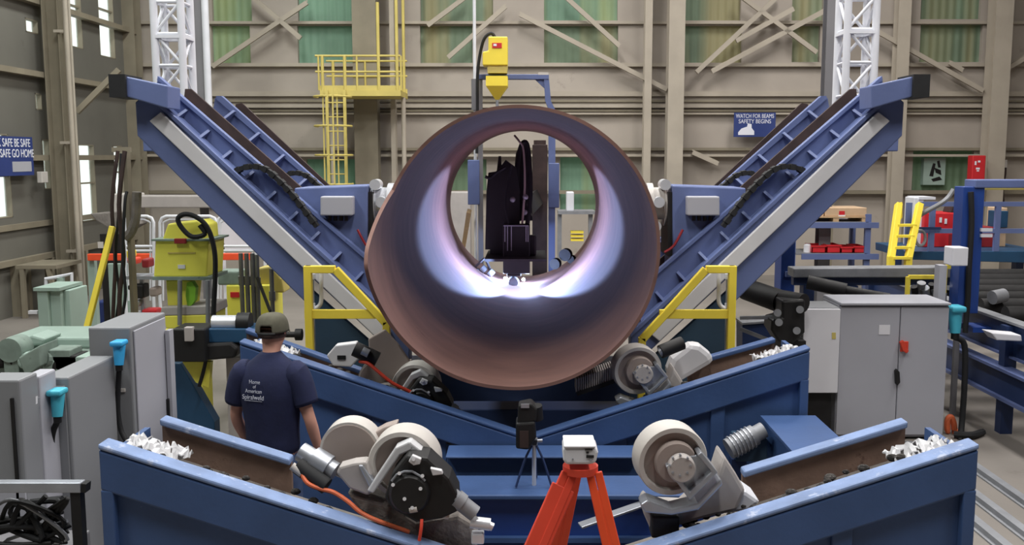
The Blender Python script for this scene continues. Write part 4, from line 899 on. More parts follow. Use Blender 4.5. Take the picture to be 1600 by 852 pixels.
for sx in (-1, 1):
    m_ = MB().loft([[Vector((sx * .122 + math.cos(2 * math.pi * k / 20) * .052, .04 + math.sin(2 * math.pi * k / 20) * .145, 0.001)) for k in range(20)], [Vector((sx * .122 + math.cos(2 * math.pi * k / 20) * .052, .04 + math.sin(2 * math.pi * k / 20) * .145, 0.04)) for k in range(20)],
        [Vector((sx * .122 + math.cos(2 * math.pi * k / 20) * .045, .02 + math.sin(2 * math.pi * k / 20) * .11, 0.08)) for k in range(20)], [Vector((sx * .12 + math.cos(2 * math.pi * k / 20) * .048, -.02 + math.sin(2 * math.pi * k / 20) * .055, 0.12)) for k in range(20)]])
    child(m_, 'shoe', 'rust_dark', 1)
# cap: crown with strap opening at the back, brim in front
b = MB(); n = 32; rings = []
for j in range(8):
    f = j / 7; r = math.cos(f * math.pi / 2 * .97) ** .55; rings.append([Vector((.110 * r * math.cos(2 * math.pi * k / n), .048 + .122 * r * math.sin(2 * math.pi * k / n), 1.725 + .112 * math.sin(f * math.pi / 2))) for k in range(n)])
vs = [[b.b.verts.new(p) for p in r_] for r_ in rings]
for j in range(7):
    for k in range(n):
        if j < 2 and k in (22, 23, 24, 25): continue
        b.b.faces.new([vs[j][k], vs[j][(k + 1) % n], vs[j + 1][(k + 1) % n], vs[j + 1][k]])
b.b.faces.new(vs[-1])
cap = child(b, 'cap', 'cap_cloth', 1); so = cap.modifiers.new('th', 'SOLIDIFY'); so.thickness = .006; so.offset = 1
m_ = MB().tube([rings[0][k] + Vector((0, -.004, .0)) for k in range(21, 28)], .009, 8); o = m_.build('cap_strap', 'black', smooth=True); o.parent = cap
m_ = MB(); a1 = [Vector((.108 * math.cos(R(a)), .048 + .12 * math.sin(R(a)), 1.728)) for a in range(20, 161, 10)]; a2 = [Vector((.10 * math.cos(R(a)), .048 + .215 * math.sin(R(a)) + .0, 1.712 - .012 * abs(math.cos(R(a))))) for a in range(20, 161, 10)]
for (p, q), (r_, s_) in zip(zip(a1, a1[1:]), zip(a2, a2[1:])): m_.hexa([p - Vector((0, 0, .004)), q - Vector((0, 0, .004)), s_ - Vector((0, 0, .004)), r_ - Vector((0, 0, .004)), p, q, s_, r_])
o = m_.build('cap_brim', 'cap_cloth', smooth=True); o.parent = cap
m_ = MB()
m_.loft([[Vector((.1 * math.cos(2 * math.pi * k / 24), .045 + .104 * math.sin(2 * math.pi * k / 24) * (1.0), z)) if True else 0 for k in range(24)] for z in (1.69, 1.735)])
o = child(m_, 'hair', 'rust_dark', 0); o.scale = (.98, .92, 1); o.location = (0, .0, 0)
# ================================================================== LEFT SIDE
def cabinet(px0, px1, ptop, Y, D, z0, mt, label, name='control_cabinet', lid=True):
    a, b_ = P(px0, ptop, Y), P(px1, ptop, Y)
    t = thing(name, ((a.x + b_.x) / 2, Y, 0), label, 'cabinet')
    MB().box(a.x, b_.x, Y, Y + D, z0, a.z).build('body', mt, t, bevel=0.012)
    if z0 > 0.02: MB().box(a.x + 0.02, b_.x - 0.02, Y + 0.03, Y + D - 0.02, 0, z0).build('plinth', 'black_iron', t)
    return t, a, b_
t, a, b_ = cabinet(137, 203, 512, 6.2, 0.62, 0.25, 'grey_cab_dark', 'tall grey control cabinet with a blue plug left of the person')
MB().box(b_.x + 0.001, b_.x + 0.012, 6.24, 6.78, 0.3, a.z - 0.03).build('door', 'grey_cab', t, bevel=0.004); MB().box(b_.x + .012, b_.x + .03, 6.72, 6.75, 0.9, 1.05).build('handle', 'black', t, bevel=.004)
MB().pbox(162, 608, 195, 613, 6.19, 0.012).build('name_plate', 'offwhite', t)
MB().box(b_.x + 0.02, b_.x + 0.05, 6.74, 6.82, .25, a.z - .12).build('hinge_strip', 'grey_cab', t)
def plug(px, py, Y, mt, label, pts, sc=1.0):
    c = P(px, py, Y); t = thing('power_plug', c, label, 'plug')
    s = sc
    MB().cyl(c + Vector((0, 0, .055 * s)), c + Vector((.0, -.02, -.075 * s)), .040 * s, .028 * s).build('plug_body', mt, t, smooth=True, )
    MB().box(c.x - .042 * s, c.x + .042 * s, c.y - .06 * s, c.y + .05 * s, c.z + .05 * s, c.z + .085 * s).build('plug_cap', mt, t, bevel=.012 * s)
    MB().cyl(c + Vector((0, -.02, -.075 * s)), c + Vector((0, -.02, -.11 * s)), .022 * s).build('grip', 'black', t, smooth=True)
    pp_ = [c + Vector((0, -.02, -.1 * s))] + [P(*q) for q in pts]
    MB().tube(smooth_path(pp_), 0.017 * s, 10).build('cord', 'rubber', t, smooth=True)
    return t
plug(187, 552, 6.11, 'plug_blue', 'bright blue power plug with black cord on the tall grey cabinet', [(185, 600, 6.12), (184, 640, 6.13), (189, 672, 6.13), (200, 700, 6.1), (205, 760, 6.1)], 1.0)
t, a, b_ = cabinet(62, 107, 590, 5.5, 0.62, 0.2, 'grey_cab_dark', 'lower grey control cabinet in front of the tall one at the left edge')
MB().box(a.x + .02, b_.x - .02, 5.488, 5.499, 0.4, a.z - .05).build('door', 'grey_cab_dark', t, bevel=.004)
plug(91, 630, 5.41, 'plug_teal', 'teal blue power plug with black cord on the lower grey cabinet', [(82, 680, 5.42), (80, 720, 5.44), (78, 744, 5.45), (75, 800, 5.46)], 1.0)
t, a, b_ = cabinet(34, 61, 588, 5.3, 0.195, 0.2, 'grey_cab', 'narrow grey cabinet with hinged flaps at the left edge')
MB().pp([(36, 630), (58, 622), (58, 648), (37, 660)], 5.27, 0.03).build('upper_flap', 'steel_dull', t, bevel=.004); MB().pp([(45, 628), (56, 620), (56, 632), (47, 634)], 5.255, 0.02).build('latch', 'white_box', t); MB().pp([(46, 702), (58, 690), (60, 744), (55, 748), (47, 728)], 5.27, 0.03).build('lower_flap', 'steel', t, bevel=.004)
t, a, b_ = cabinet(-30, 30, 594, 5.1, 0.195, 0.2, 'grey_cab_dark', 'wide grey cabinet cut off by the left edge of the photo')
MB().box(b_.x - .05, b_.x - .035, 5.085, 5.1, 0.6, a.z - .1).build('door_gap', 'black_iron', t); MB().box(a.x, b_.x, 5.085, 5.1, .2, .95).build('lower_panel', 'grey_cab', t, bevel=.004)
t = thing('steel_tube', (P(0, 760, 4.65).x, 4.65, 0), 'pale square steel tube on black legs at the lower left', 'tube')
MB().bar(P(-60, 760, 4.65), P(130, 760, 4.65), 0.06, 0.052).build('tube', 'steel', t, bevel=.006); MB().bar(P(130, 760, 4.65), P(138, 761, 4.65), 0.055, 0.045).build('end_plug', 'rubber', t)
for px in (-40, 120): q = P(px, 768, 4.65); MB().box(q.x - .025, q.x + .025, 4.63, 4.68, 0, q.z).build('leg', 'black_iron', t)
t = thing('cable_heap', (P(60, 0, 4.9).x, 4.9, 0), 'heap of dark cables and hoses below the pale steel tube', 'cables')
rnd = random.Random(5)
c0 = P(60, 830, 4.9)
MB().box(c0.x - .42, c0.x + .22, 4.8, 5.02, 0, c0.z - .04).build('cable_tray', 'post_grey', t, bevel=.01)
for k in range(9):
    pts = [(rnd.uniform(-20, 110), rnd.uniform(770, 852), 4.74 + rnd.uniform(-.06, .05)) for _ in range(5)]; MB().tube(pth(pts, 6), rnd.uniform(.010, .02), 8).build('cable', rnd.choice(['rubber', 'black_iron', 'steel_dull']), t, smooth=True)
# green grey machine behind the cabinets
t = thing('machine_bed', (P(60, 0, 8.2).x, 8.2, 0), 'pale green machine bed with clamps behind the grey cabinets', 'machine')
z = P(60, 556, 8.0).z
MB().box(P(-60, 0, 8).x, P(146, 0, 8).x, 7.9, 8.7, 0, z).build('bed', 'mint_grey', t, bevel=.02)
MB().box(P(-60, 0, 8).x, P(135, 0, 8).x, 8.3, 8.9, z, P(0, 528, 8.3).z).build('table_top', 'mint', t, bevel=.02)
MB().pp([(30, 532), (50, 524), (72, 530), (66, 540), (34, 542)], 8.1, .3).build('cover', 'mint', t, bevel=.02)
for k in range(14):
    x = rnd.uniform(-10, 138); y = rnd.uniform(538, 572); q = P(x, y, 7.85); s = rnd.uniform(.03, .085)
    (MB().cyl(q, q + Vector((rnd.uniform(-.1, .1), -.12, rnd.uniform(-.03, .05))), s, n=14) if k % 2 else MB().box(q.x - s * 1.4, q.x + s * 1.4, q.y - .12, q.y + .1, q.z - s, q.z + s * .6)).build('clamp', ('mint_grey', 'black_iron', 'mint')[k % 3], t, bevel=.008)
MB().pp([(28, 560), (62, 540), (64, 572), (40, 590)], 7.6, .3).build('side_plate', 'mint_grey', t, bevel=.01); q = P(14, 548, 7.7); MB().lathe([(.03, 0), (.10, 0), (.10, .2), (.03, .2)], q, (0, 1, 0), 24).build('motor', 'mint_grey', t, smooth=True); MB().box(q.x - .06, q.x + .06, 7.72, 7.9, 0, q.z - .06).build('motor_post', 'mint_grey', t)
Y = 11.5
t = thing('mint_locker', (P(80, 0, Y).x, Y, 0), 'pale green ribbed locker standing on the floor behind the machine bed', 'locker')
for (x0, x1, y0, dd) in ((57, 74, 452, 0.0), (74, 91, 454, 0.05), (91, 101, 456, 0.12)): a = P(x0, y0, Y); b2 = P(x1, y0, Y); MB().box(a.x, b2.x, Y + dd, Y + .6, 0, a.z).build('panel', 'mint', t, bevel=.01)
MB().pbox(52, 450, 93, 455, Y - .03, .6).build('top_cap', 'mint', t); MB().pbox(44, 486, 58, 491, Y + .1, .05).build('handle', 'white_box', t)
Y = 12.6
t = thing('tube_frame', (P(92, 0, Y).x, Y, 0), 'white tubular frame on the floor behind the pale green locker', 'frame')
MB().tube(pth([(72, 560, Y), (72, 480, Y), (72, 436, Y), (92, 433, Y), (112, 428, Y), (113, 480, Y), (116, 540, Y)], 1), .028, 8).build('hoop', 'tower_white', t); MB().cyl(P(95, 434, Y), P(95, 470, Y), .05).build('roll', 'mint', t)
for px in (72, 114): q = P(px, 530, Y); MB().cyl((q.x, Y, 0), q, .028).build('leg', 'tower_white', t)
MB().bar(P(72, 470, Y), P(113, 500, Y), .03, .03).build('brace', 'tower_white', t)
tag(MB().box(P(120, 0, 15.5).x, P(138, 0, 15.5).x, 15.5, 16, 0, P(0, 472, 15.5).z).build('storage_bin', 'sign_navy', bevel=.02), 'small blue bin on the floor beside the left wall', 'bin').location.z -= 0
t = thing('control_desk', (P(150, 0, 15).x, 15, 0), 'black cabinet with a white label near the left wall under the bright windows', 'cabinet')
MB().box(P(136, 0, 15).x, P(168, 0, 15).x, 15, 15.5, 0, P(0, 366, 15).z).build('body', 'black_iron', t); MB().pbox(153, 378, 161, 388, 14.99, .01).build('label_plate', 'offwhite', t)
t = thing('barrier_beam', (P(270, 0, 14.2).x, 14.2, 0), 'orange horizontal beam on pale posts behind the yellow hopper', 'beam')
MB().bar(P(138, 402, 14.2), P(395, 401, 14.2), .08, .10).build('beam', 'orange', t, bevel=.01)
for px in (141, 396): q = P(px, 400, 14.25); MB().box(q.x - .05, q.x + .05, 14.25, 14.35, 0, q.z + .02).build('post', 'mint', t)
tag(MB().box(P(146, 0, 13.2).x, P(186, 0, 13.2).x, 13.2, 13.25, 0, P(0, 412, 13.2).z).build('weld_screen', 'mint', bevel=.01), 'pale green screen panel behind the leaning yellow bar', 'screen').location.z -= 0
t = thing('steel_cross_rail', (P(270, 0, 17).x, 17, 0), 'long pale crossbeam with a white box on its left end', 'beam')
MB().pbox(195, 306, 345, 325, 17, .5).build('beam', 'cream_grey', t, bevel=.02); MB().pbox(175, 303, 205, 352, 16.8, .6).build('end_box', 'offwhite', t, bevel=.02)
for px in (190, 338): q = P(px, 325, 17.2); MB().box(q.x - .1, q.x + .1, 17.1, 17.3, 0, q.z).build('post', 'cream_grey', t)
MB().pp([(140, 334), (195, 330), (210, 352), (185, 366), (150, 345)], 16.6, .6).build('conveyor_hood', 'grey_dust', t, bevel=.02)
# white rounded guard frames
t = thing('guard_fence', (P(310, 0, 13).x, 13, 0), 'white tubular guard fence with rounded corners behind the yellow hopper', 'fence')
Y = 13
for (x0, x1) in ((196, 240), (250, 338), (340, 400)):
    for ins in (0, 5):
        pts = [(x0 + ins, 470, Y), (x0 + ins, 360, Y), (x0 + ins, 348, Y), (x0 + ins + 3, 341 + ins, Y), (x0 + ins + 10, 338 + ins, Y), (x1 - ins - 10, 338 + ins, Y), (x1 - ins - 3, 341 + ins, Y), (x1 - ins, 348, Y), (x1 - ins, 360, Y), (x1 - ins, 470, Y)]
        MB().tube([P(*q) for q in pts], .022 if not ins else .012, 8).build('hoop', 'tower_white', t, smooth=True)
    for px in (x0, x1): q = P(px, 465, Y); MB().cyl((q.x, Y, 0), q, .022).build('post', 'tower_white', t, smooth=True)
    for y in (385, 392): MB().cyl(P(x0, y, Y), P(x1, y, Y), .018).build('rail', 'tower_white', t, smooth=True)
tag(MB().pbox(330, 341, 404, 392, 14.6, .04).box(P(332, 0, 14.6).x, P(336, 0, 14.6).x, 14.6, 14.64, 0, P(0, 380, 14.6).z).box(P(398, 0, 14.6).x, P(402, 0, 14.6).x, 14.6, 14.64, 0, P(0, 380, 14.6).z).build('white_screen', 'tower_white'), 'white sheet panel behind the tubular guard fence', 'screen')
# leaning yellow bar
tag(MB().bar(P(136, 512, 9.3), P(176, 354, 9.6), .055, .055).bar(P(136, 512, 9.3), (P(128, 0, 9.2).x, 9.2, 0.0), .055, .055).build('yellow_bar', 'yellow', bevel=.008), 'long yellow bar leaning beside hanging dark cables on the left', 'bar')
for k, (x, y0) in enumerate(((178, 236), (183, 240), (189, 236), (192, 300))):
    tag(MB().tube(pth([(x + 6, y0, 9.8 - .09 * k), (x + (3 if k % 2 else -3), 320, 9.75 - .09 * k), (x + (2, -2, 4, 0)[k], 400, 9.75 - .09 * k), (x + (0, 3, -2, 4)[k], 460, 9.75 - .09 * k), (x - 2, 505, 9.75 - .09 * k), (x - 6, 600, 9.75 - .09 * k)]), (.02, .014, .024, .016)[k], 8).build('hanging_cable', 'rubber' if k % 2 else 'rust_dark', smooth=True), ('thick rust-brown cable hanging beside the leaning yellow bar', 'thin black cable hanging between two rust-brown cables', 'thickest rust-brown cable hanging behind the leaning yellow bar', 'black cable hanging nearest to the yellow hopper')[k], 'cable')
t = thing('cable_post', (P(192, 0, 10).x, 10, 0), 'brown steel post with hooks carrying the hanging cables', 'post')
MB().box(P(186, 0, 10).x, P(192, 0, 10).x, 9.9, 10, 0, P(0, 230, 10).z).build('post', 'beige_dark', t); MB().bar(P(176, 234, 9.85), P(204, 234, 9.85), .05, .05).build('hook_arm', 'beige_dark', t)
MB().tube(pth([(214, 300, 9.9), (212, 340, 9.9), (205, 362, 9.9), (196, 372, 9.9)]), .05, 8).build('elbow_pipe', 'grey_dust', t, smooth=True)
# yellow flux unit
Y = 9.4
t = thing('flux_unit', (P(285, 0, Y).x, Y, 0), 'large yellow flux hopper unit with black hose left of the tilted frame', 'hopper')
MB().pp([(243, 376), (326, 376), (323, 433), (240, 433)], Y, .5).build('hopper_box', 'yellow_lime', t, bevel=.012)
MB().pp([(253, 376), (262, 350), (308, 345), (320, 352), (322, 376)], Y + .05, .4).build('hopper_top', 'yellow_lime', t, bevel=.015)
MB().pp([(236, 374), (330, 374), (330, 377), (236, 377)], Y - .03, .56).build('flange', 'mint_grey', t); MB().pp([(238, 433), (328, 433), (328, 438), (238, 438)], Y - .03, .56).build('flange', 'mint_grey', t)
MB().pbox(272, 373, 290, 381, Y - .05, .04).build('red_latch', 'red_dark', t, bevel=.006); MB().pbox(262, 394.5, 305, 396.5, Y - .008, .01).build('fold_line', 'yellow_faded', t); MB().pbox(278, 414, 289, 420, Y - .008, .01).build('plate', 'white_box', t)
MB().pp([(259, 438), (300, 438), (296, 482), (262, 482)], Y + .1, .3).build('chute', 'yellow_lime', t, bevel=.01); MB().pp([(292, 442), (300, 440), (306, 450), (304, 470), (294, 484), (290, 462)], Y + .04, .08).build('side_lever', 'green_lime', t)
MB().pp([(252, 480), (330, 478), (332, 492), (250, 494)], Y, .5).build('base_top', 'cream_grey', t, bevel=.01); MB().pp([(252, 494), (328, 492), (328, 514), (260, 514)], Y, .5).build('base', 'yellow_lime', t, bevel=.01)
q = P(290, 514, Y + .25); MB().box(q.x - .2, q.x + .2, Y + .1, Y + .4, 0, q.z).build('pedestal', 'yellow_lime', t)
for px in (281, 325): a, b_ = P(px, 438, Y - .06), P(px, 508, Y - .06); MB().cyl(b_, a, .022).build('rod', 'steel_dull', t, smooth=True)
MB().tube(pth([(312, 352, Y - .1), (320, 366, Y - .1), (300, 370, Y - .12), (284, 356, Y - .12), (278, 342, Y - .12), (288, 335, Y - .12), (304, 338, Y - .1), (320, 350, Y - .1), (330, 370, Y - .1), (336, 400, Y - .1), (336, 440, Y - .1), (334, 480, Y - .1), (334, 512, Y - .1)]), .024, 8).build('hose', 'rubber', t, smooth=True)
# yellow chest + tubes behind
Y = 11.2
t = thing('yellow_cabinet', (P(368, 0, Y).x, Y, 0), 'yellow machine cabinet with a red switch behind the person', 'cabinet')
MB().box(P(336, 0, Y).x, P(406, 0, Y).x, Y, Y + .6, 0, P(0, 446, Y).z).build('body', 'yellow_lime', t, bevel=.012); MB().pbox(340, 424, 374, 446, Y + .02, .3).build('grey_hood', 'mint_grey', t, bevel=.02); MB().pbox(360, 457, 373, 465, Y - .02, .03).build('red_switch', 'red', t); MB().pp([(400, 420), (424, 416), (440, 436), (444, 458), (400, 456)], Y + .1, .3).build('yellow_guard', 'yellow_faded', t, bevel=.02)
m_ = []
for k_, (px, y0) in enumerate(((376, 396), (385, 396), (394, 396), (401, 398), (424, 420))):
    q = P(px, y0, 10.4); tag(MB().cyl((q.x, 10.4, 0), q, .024).cyl((q.x, 10.4, q.z - .35), (q.x, 10.4, q.z - .25), .034).build('steel_post', 'steel_dull', smooth=True), ('first thin grey post from the yellow hopper in the row behind the person', 'second thin grey post from the yellow hopper in the row behind the person', 'third thin grey post from the yellow hopper in the row behind the person', 'fourth thin grey post from the yellow hopper beside the slanting black lever', 'lone thin grey post between the black lever and the tilted frame')[k_], 'post', 'grey posts behind the person')
tag(MB().bar(P(402, 434, 10.2), P(422, 486, 10.0), .02, .03).tube([P(422, 486, 10.0), P(424, 500, 10.0), (P(424, 0, 10).x, 10.0, 0)], .014, 8).build('black_lever', 'black'), 'slanting black lever among the grey posts behind the person', 'lever')
t = thing('pipe_vise', (P(340, 0, 8.3).x, 8.3, 0), 'black and teal machine arm with a pale roller behind the person', 'machine')
MB().cyl(P(333, 504, 8.1), P(374, 504, 8.1), .062).build('pale_roller', 'chrome', t, smooth=True); MB().cyl(P(372, 504, 8.1), P(392, 504, 8.1), .085).build('roller_end', 'black', t, smooth=True)
MB().pbox(318, 514, 402, 536, 8.0, .3).build('teal_beam', 'teal', t, bevel=.01)
MB().pbox(270, 514, 320, 566, 7.9, .3).build('black_block', 'black', t, bevel=.015); MB().pp([(290, 540), (360, 536), (372, 545), (366, 560), (300, 566)], 7.95, .2).build('lower_arm', 'black_iron', t, bevel=.02); MB().pbox(288, 512, 300, 534, 7.86, .06).build('pale_clip', 'cream_grey', t, bevel=.006)
MB().cyl(P(440, 523, 8.0), P(462, 523, 8.0), .025).cyl(P(462, 523, 8.0), P(472, 523, 8.0), .05).build('screw', 'black_iron', t, smooth=True)
MB().prism([W(264, 568, 8.15), W(282, 568, 8.15), W(335, 660, 8.15), (W(335, 660, 8.15)[0], .01), (W(256, 660, 8.15)[0], .01), W(256, 580, 8.15)], 8.15, 8.3).build('teal_gusset', 'teal', t, bevel=.008)
MB().prism([W(285, 566, 8.05), W(329, 566, 8.05), W(326, 606, 8.05), W(306, 598, 8.05)], 8.05, 8.12).build('yellow_plate', 'yellow_lime', t)
MB().tube(pth([(322, 560, 8.0), (318, 580, 8.0), (311, 604, 8.0)]), .016, 8).build('black_strap', 'black', t)
MB().box(P(330, 0, 8.1).x, P(352, 0, 8.1).x, 8.12, 8.3, 0, P(0, 560, 8.1).z).build('column', 'cream_grey', t)
t = thing('parts_crate', (P(225, 0, 11).x, 11, 0), 'jumble of grey fittings and red parts on a stand left of the yellow hopper', 'parts stand')
MB().pbox(196, 432, 250, 437, 11, .3).build('stand_top', 'steel', t)
for px in (199, 246): MB().box(P(px, 0, 11.1).x - .02, P(px, 0, 11.1).x + .02, 11.1, 11.14, 0, P(0, 437, 11).z).build('leg', 'steel', t)
for k, (x, y, w_, h_, mt) in enumerate([(204, 446, 10, 8, 'black_iron'), (216, 445, 14, 22, 'black_iron'), (238, 450, 10, 14, 'tan_grey'), (210, 470, 14, 10, 'steel'), (232, 484, 22, 9, 'red'), (226, 405, 10, 14, 'red_dark'), (205, 404, 12, 10, 'orange_red'), (200, 392, 6, 12, 'yellow')]):
    MB().pbox(x - w_ / 2, y, x + w_ / 2, y + h_, 11.02, .2).build('fitting', mt, t, bevel=.02)
MB().pbox(196, 492, 250, 497, 11, .3).build('shelf', 'steel', t)

# ================================================================== RIGHT SIDE
Yk = 9.2
t = thing('electrical_cabinet', (P(1393, 0, Yk).x, Yk, 0), 'large grey two-door electrical cabinet with orange switch right of the cradles', 'cabinet')
xa, xb = P(1308, 600, Yk).x, P(1478, 600, Yk).x; zt0 = P(0, 477, Yk).z; xm = P(1402, 600, Yk).x
MB().box(xa, xb, Yk + .025, Yk + .55, 0.02, zt0).build('body', 'grey_cab', t, bevel=.012)
for i, (p, q) in enumerate(((xa + .006, xm - .004), (xm + .004, xb - .006))):
    d_ = MB().box(p, q, Yk, Yk + .024, .05, zt0 - .015).build('door', 'grey_cab', t, bevel=.006)
    if i == 0: MB().pbox(1373, 508, 1391, 523, Yk - .004, .003).build('notice', 'white_box', d_)
    else:
        MB().pp([(1399, 580), (1402, 577), (1406, 582), (1407, 598), (1403, 603), (1400, 600)], Yk - .04, .04).build('handle', 'black', d_, bevel=.006)
        h_ = MB().pbox(1407, 534, 1420, 550, Yk - .02, .02).build('switch_plate', 'orange_red', d_, bevel=.004); MB().pp([(1406, 535), (1412, 532), (1417, 545), (1421, 549), (1417, 553), (1411, 549)], Yk - .055, .035).build('switch_knob', 'orange_red', h_, bevel=.008)
MB().box(xa, xb, Yk - .03, Yk + .55, zt0, zt0 + .025).build('rain_lip', 'grey_cab', t, bevel=.006)
t = thing('side_enclosure', (P(1288, 0, Yk).x, Yk, 0), 'narrow white enclosure on a stand left of the grey electrical cabinet', 'cabinet')
x0, x1 = P(1273, 0, Yk - .05).x, xa - .012; z0, z1 = P(0, 614, Yk - .05).z, P(0, 483, Yk - .05).z
MB().box(x0, x1, Yk - .06, Yk - .03, z0, z1).build('door', 'white_box', t, bevel=.006); MB().box(x0 - .02, x1, Yk - .03, Yk + .4, z0, z1 + .01).build('body', 'grey_cab_dark', t, bevel=.008); MB().box(x0 + .03, x1 - .03, Yk + .02, Yk + .2, 0, z0).build('stand', 'black_iron', t)
MB().pp([(1300, 520), (1306, 520), (1306, 530), (1300, 530)], Yk - .064, .004).build('yellow_tag', 'yellow_faded', t)
plug(1492, 500, 9.3, 'plug_teal', 'teal plug hanging on a cord right of the grey electrical cabinet', [(1507, 540, 9.3), (1507, 600, 9.3), (1503, 660, 9.3), (1500, 690, 9.2)], 1.7)
t = thing('orange_strap', (P(1487, 680, 9.4).x, 9.4, 0.0), 'orange strap and black hose end at the foot of the grey cabinet', 'strap')
MB().tube([(p.x, 9.4, max(p.z, .03)) for p in pth([(1482, 690, 9.4), (1480, 660, 9.4), (1486, 652, 9.4), (1491, 668, 9.4), (1488, 690, 9.4), (1495, 684, 9.4)])], .03, 8).build('strap', 'orange_hose', t, smooth=True)
q = P(1510, 690, 9.3); MB().tube(smooth_path([(q.x - .15, 9.25, .04), (q.x, 9.2, .05), (q.x + .18, 9.35, .035)]), .035, 8).build('hose_end', 'rubber', t, smooth=True)

# conveyor running away on the right
def Xc(px, py, z): # point at height z
    d = P(px, py, 10) - Vector((0, 0, H)); k = (z - H) / d.z; return Vector((0, 0, H)) + d * k
XCV = 4.72
t = thing('pipe_conveyor', (XCV + 1.2, 12, 0), 'long blue conveyor table with black rollers along the right side', 'conveyor')
MB().box(XCV, XCV + .06, 7.2, 13.6, .40, .66).build('lower_side_rail', 'blue_navy', t); MB().box(XCV - .05, XCV + .1, 7.2, 13.6, .66, .69).build('rail_flange', 'blue_frame', t); MB().box(XCV - .05, XCV + .1, 7.2, 13.6, .37, .40).build('rail_flange', 'blue_frame', t)
MB().box(XCV + .1, XCV + .16, 7.2, 13.6, .80, 1.12).build('upper_side_rail', 'blue_navy', t); MB().box(XCV + .06, XCV + .2, 7.2, 13.6, 1.12, 1.145).build('rail_flange', 'steel_dull', t); MB().box(XCV + .06, XCV + .2, 7.2, 13.6, .78, .80).build('rail_flange', 'blue_frame', t)
MB().box(XCV + 2.4, XCV + 2.46, 7.2, 13.6, .40, 1.12).build('far_side_rail', 'blue_navy', t)
for y in (7.6, 9.4, 11.2, 13.3):
    for x in (XCV + .02, XCV + 2.3): MB().box(x, x + .12, y, y + .12, 0, 1.1).build('leg', 'blue_navy', t)
for k in range(11):
    y = 7.6 + k * .55; MB().cyl((XCV + .2, y, 1.14), (XCV + 2.38, y, 1.14), .10, n=18).build('roller', 'black_iron', t, smooth=True)
for k in range(5):
    y = 8.0 + k * 1.1; MB().cyl((XCV + .25, y, 1.27), (XCV + .4, y + .05, 1.29), .075, n=16).build('bearing', 'steel_dull', t, smooth=True)
MB().pp([(1548, 520), (1596, 524), (1598, 534), (1558, 532)], 9.15, .2).build('white_tray', 'white_box', t, bevel=.01)
# blue post with arm standing on the conveyor side
Y = 9.9
t = thing('jib_post', (P(1538, 0, Y).x, Y, 0), 'bright blue square post with horizontal blue arm beside the conveyor', 'post')
MB().box(P(1522, 0, Y).x, P(1556, 0, Y).x, Y, Y + .22, 1.147, P(0, 292, Y).z).build('post', 'blue_deep', t, bevel=.008)
MB().pbox(1524, 281, 1680, 294, Y - .02, .26).build('arm', 'blue_frame', t, bevel=.01); MB().pbox(1528, 294, 1690, 297, Y + .3, .1).build('yellow_strip', 'yellow_faded', t)
MB().pbox(1520, 512, 1560, 520, Y - .03, .3).build('foot_plate', 'blue_deep', t)
for y in (357, 366): MB().pbox(1533, y, 1551, y + 5, Y - .03, .03).build('pin', 'tower_white', t)
tag(MB().tube(pth([(1517, 300, Y - .02), (1518, 350, Y - .02), (1514, 420, Y - .02), (1512, 470, Y - .02), (1509, 505, Y - .02), (1508, 520, Y - .02)]), .03, 8).build('hanging_cable', 'rubber', smooth=True), 'thick black cable hanging along the bright blue post', 'cable')
# long beams and rollers between the frame and conveyor
t = thing('skid_beam', (P(1360, 0, 10.4).x, 10.4, 0), 'long grey skid beam running across behind the electrical cabinet', 'beam')
MB().pp([(1240, 420), (1476, 418), (1500, 424), (1500, 434), (1240, 434)], 10.35, .25).build('beam', 'steel_dull', t, bevel=.01); MB().pp([(1240, 434), (1500, 434), (1500, 446), (1240, 446)], 10.43, .1).build('beam_web', 'blue_navy', t)
for px in (1262, 1330, 1462): q = P(px, 446, 10.45); MB().box(q.x - .06, q.x + .06, 10.4, 10.55, 0, q.z).build('leg', 'blue_navy', t)
tag(MB().cyl(P(1262, 441, 10.25), P(1322, 454, 10.1), .075).cyl(P(1322, 454, 10.1), P(1390, 466, 9.95), .05).build('black_cylinder', 'black_iron', smooth=True), 'long black cylinder lying below the grey skid beam', 'cylinder')
t = thing('hydraulic_unit', (P(1225, 0, 8.9).x, 8.9, 0), 'black hydraulic cylinder and valve unit right of the yellow guard rail', 'hydraulics')
MB().cyl(P(1166, 452, 9.6), P(1222, 472, 9.1), .11).build('cylinder', 'black_iron', t, smooth=True); MB().cyl(P(1222, 468, 9.1), P(1256, 474, 8.9), .09).build('cylinder_head', 'black_iron', t, smooth=True)
MB().pp([(1222, 470), (1258, 468), (1258, 520), (1240, 538), (1216, 534), (1205, 516), (1206, 500), (1222, 496)], 8.8, .3).build('valve_body', 'black', t, bevel=.02)
for (x, y) in ((1215, 489), (1217, 504), (1245, 517), (1250, 484)): MB().cyl(P(x, y, 8.74), P(x, y, 8.82), .035).build('port', 'steel_dull', t, smooth=True)
q = P(1235, 530, 8.95); MB().box(q.x - .12, q.x + .12, 8.85, 9.1, 0, q.z).build('pedestal', 'black_iron', t)
MB().bar(P(1156, 497, 9.0), P(1218, 496, 8.95), .03, .03).build('pipe', 'steel', t); MB().bar(P(1156, 514, 9.0), P(1202, 532, 8.9), .03, .035).build('pipe', 'steel_dull', t)
t = thing('frame_stub', (P(1245, 0, 11).x, 11, 0), 'short dark blue column behind the hydraulic unit', 'column')
MB().box(P(1234, 0, 11).x, P(1256, 0, 11).x, 11, 11.3, 0, P(0, 372, 11).z).build('column', 'blue_deep', t, bevel=.01); MB().pbox(1228, 425, 1262, 433, 10.95, .4).build('collar', 'blue_frame', t)
t = thing('skid_beam', (P(1300, 0, 10.2).x, 10.2, 0), 'dark blue low skid with pale edge under the black cylinder', 'beam')
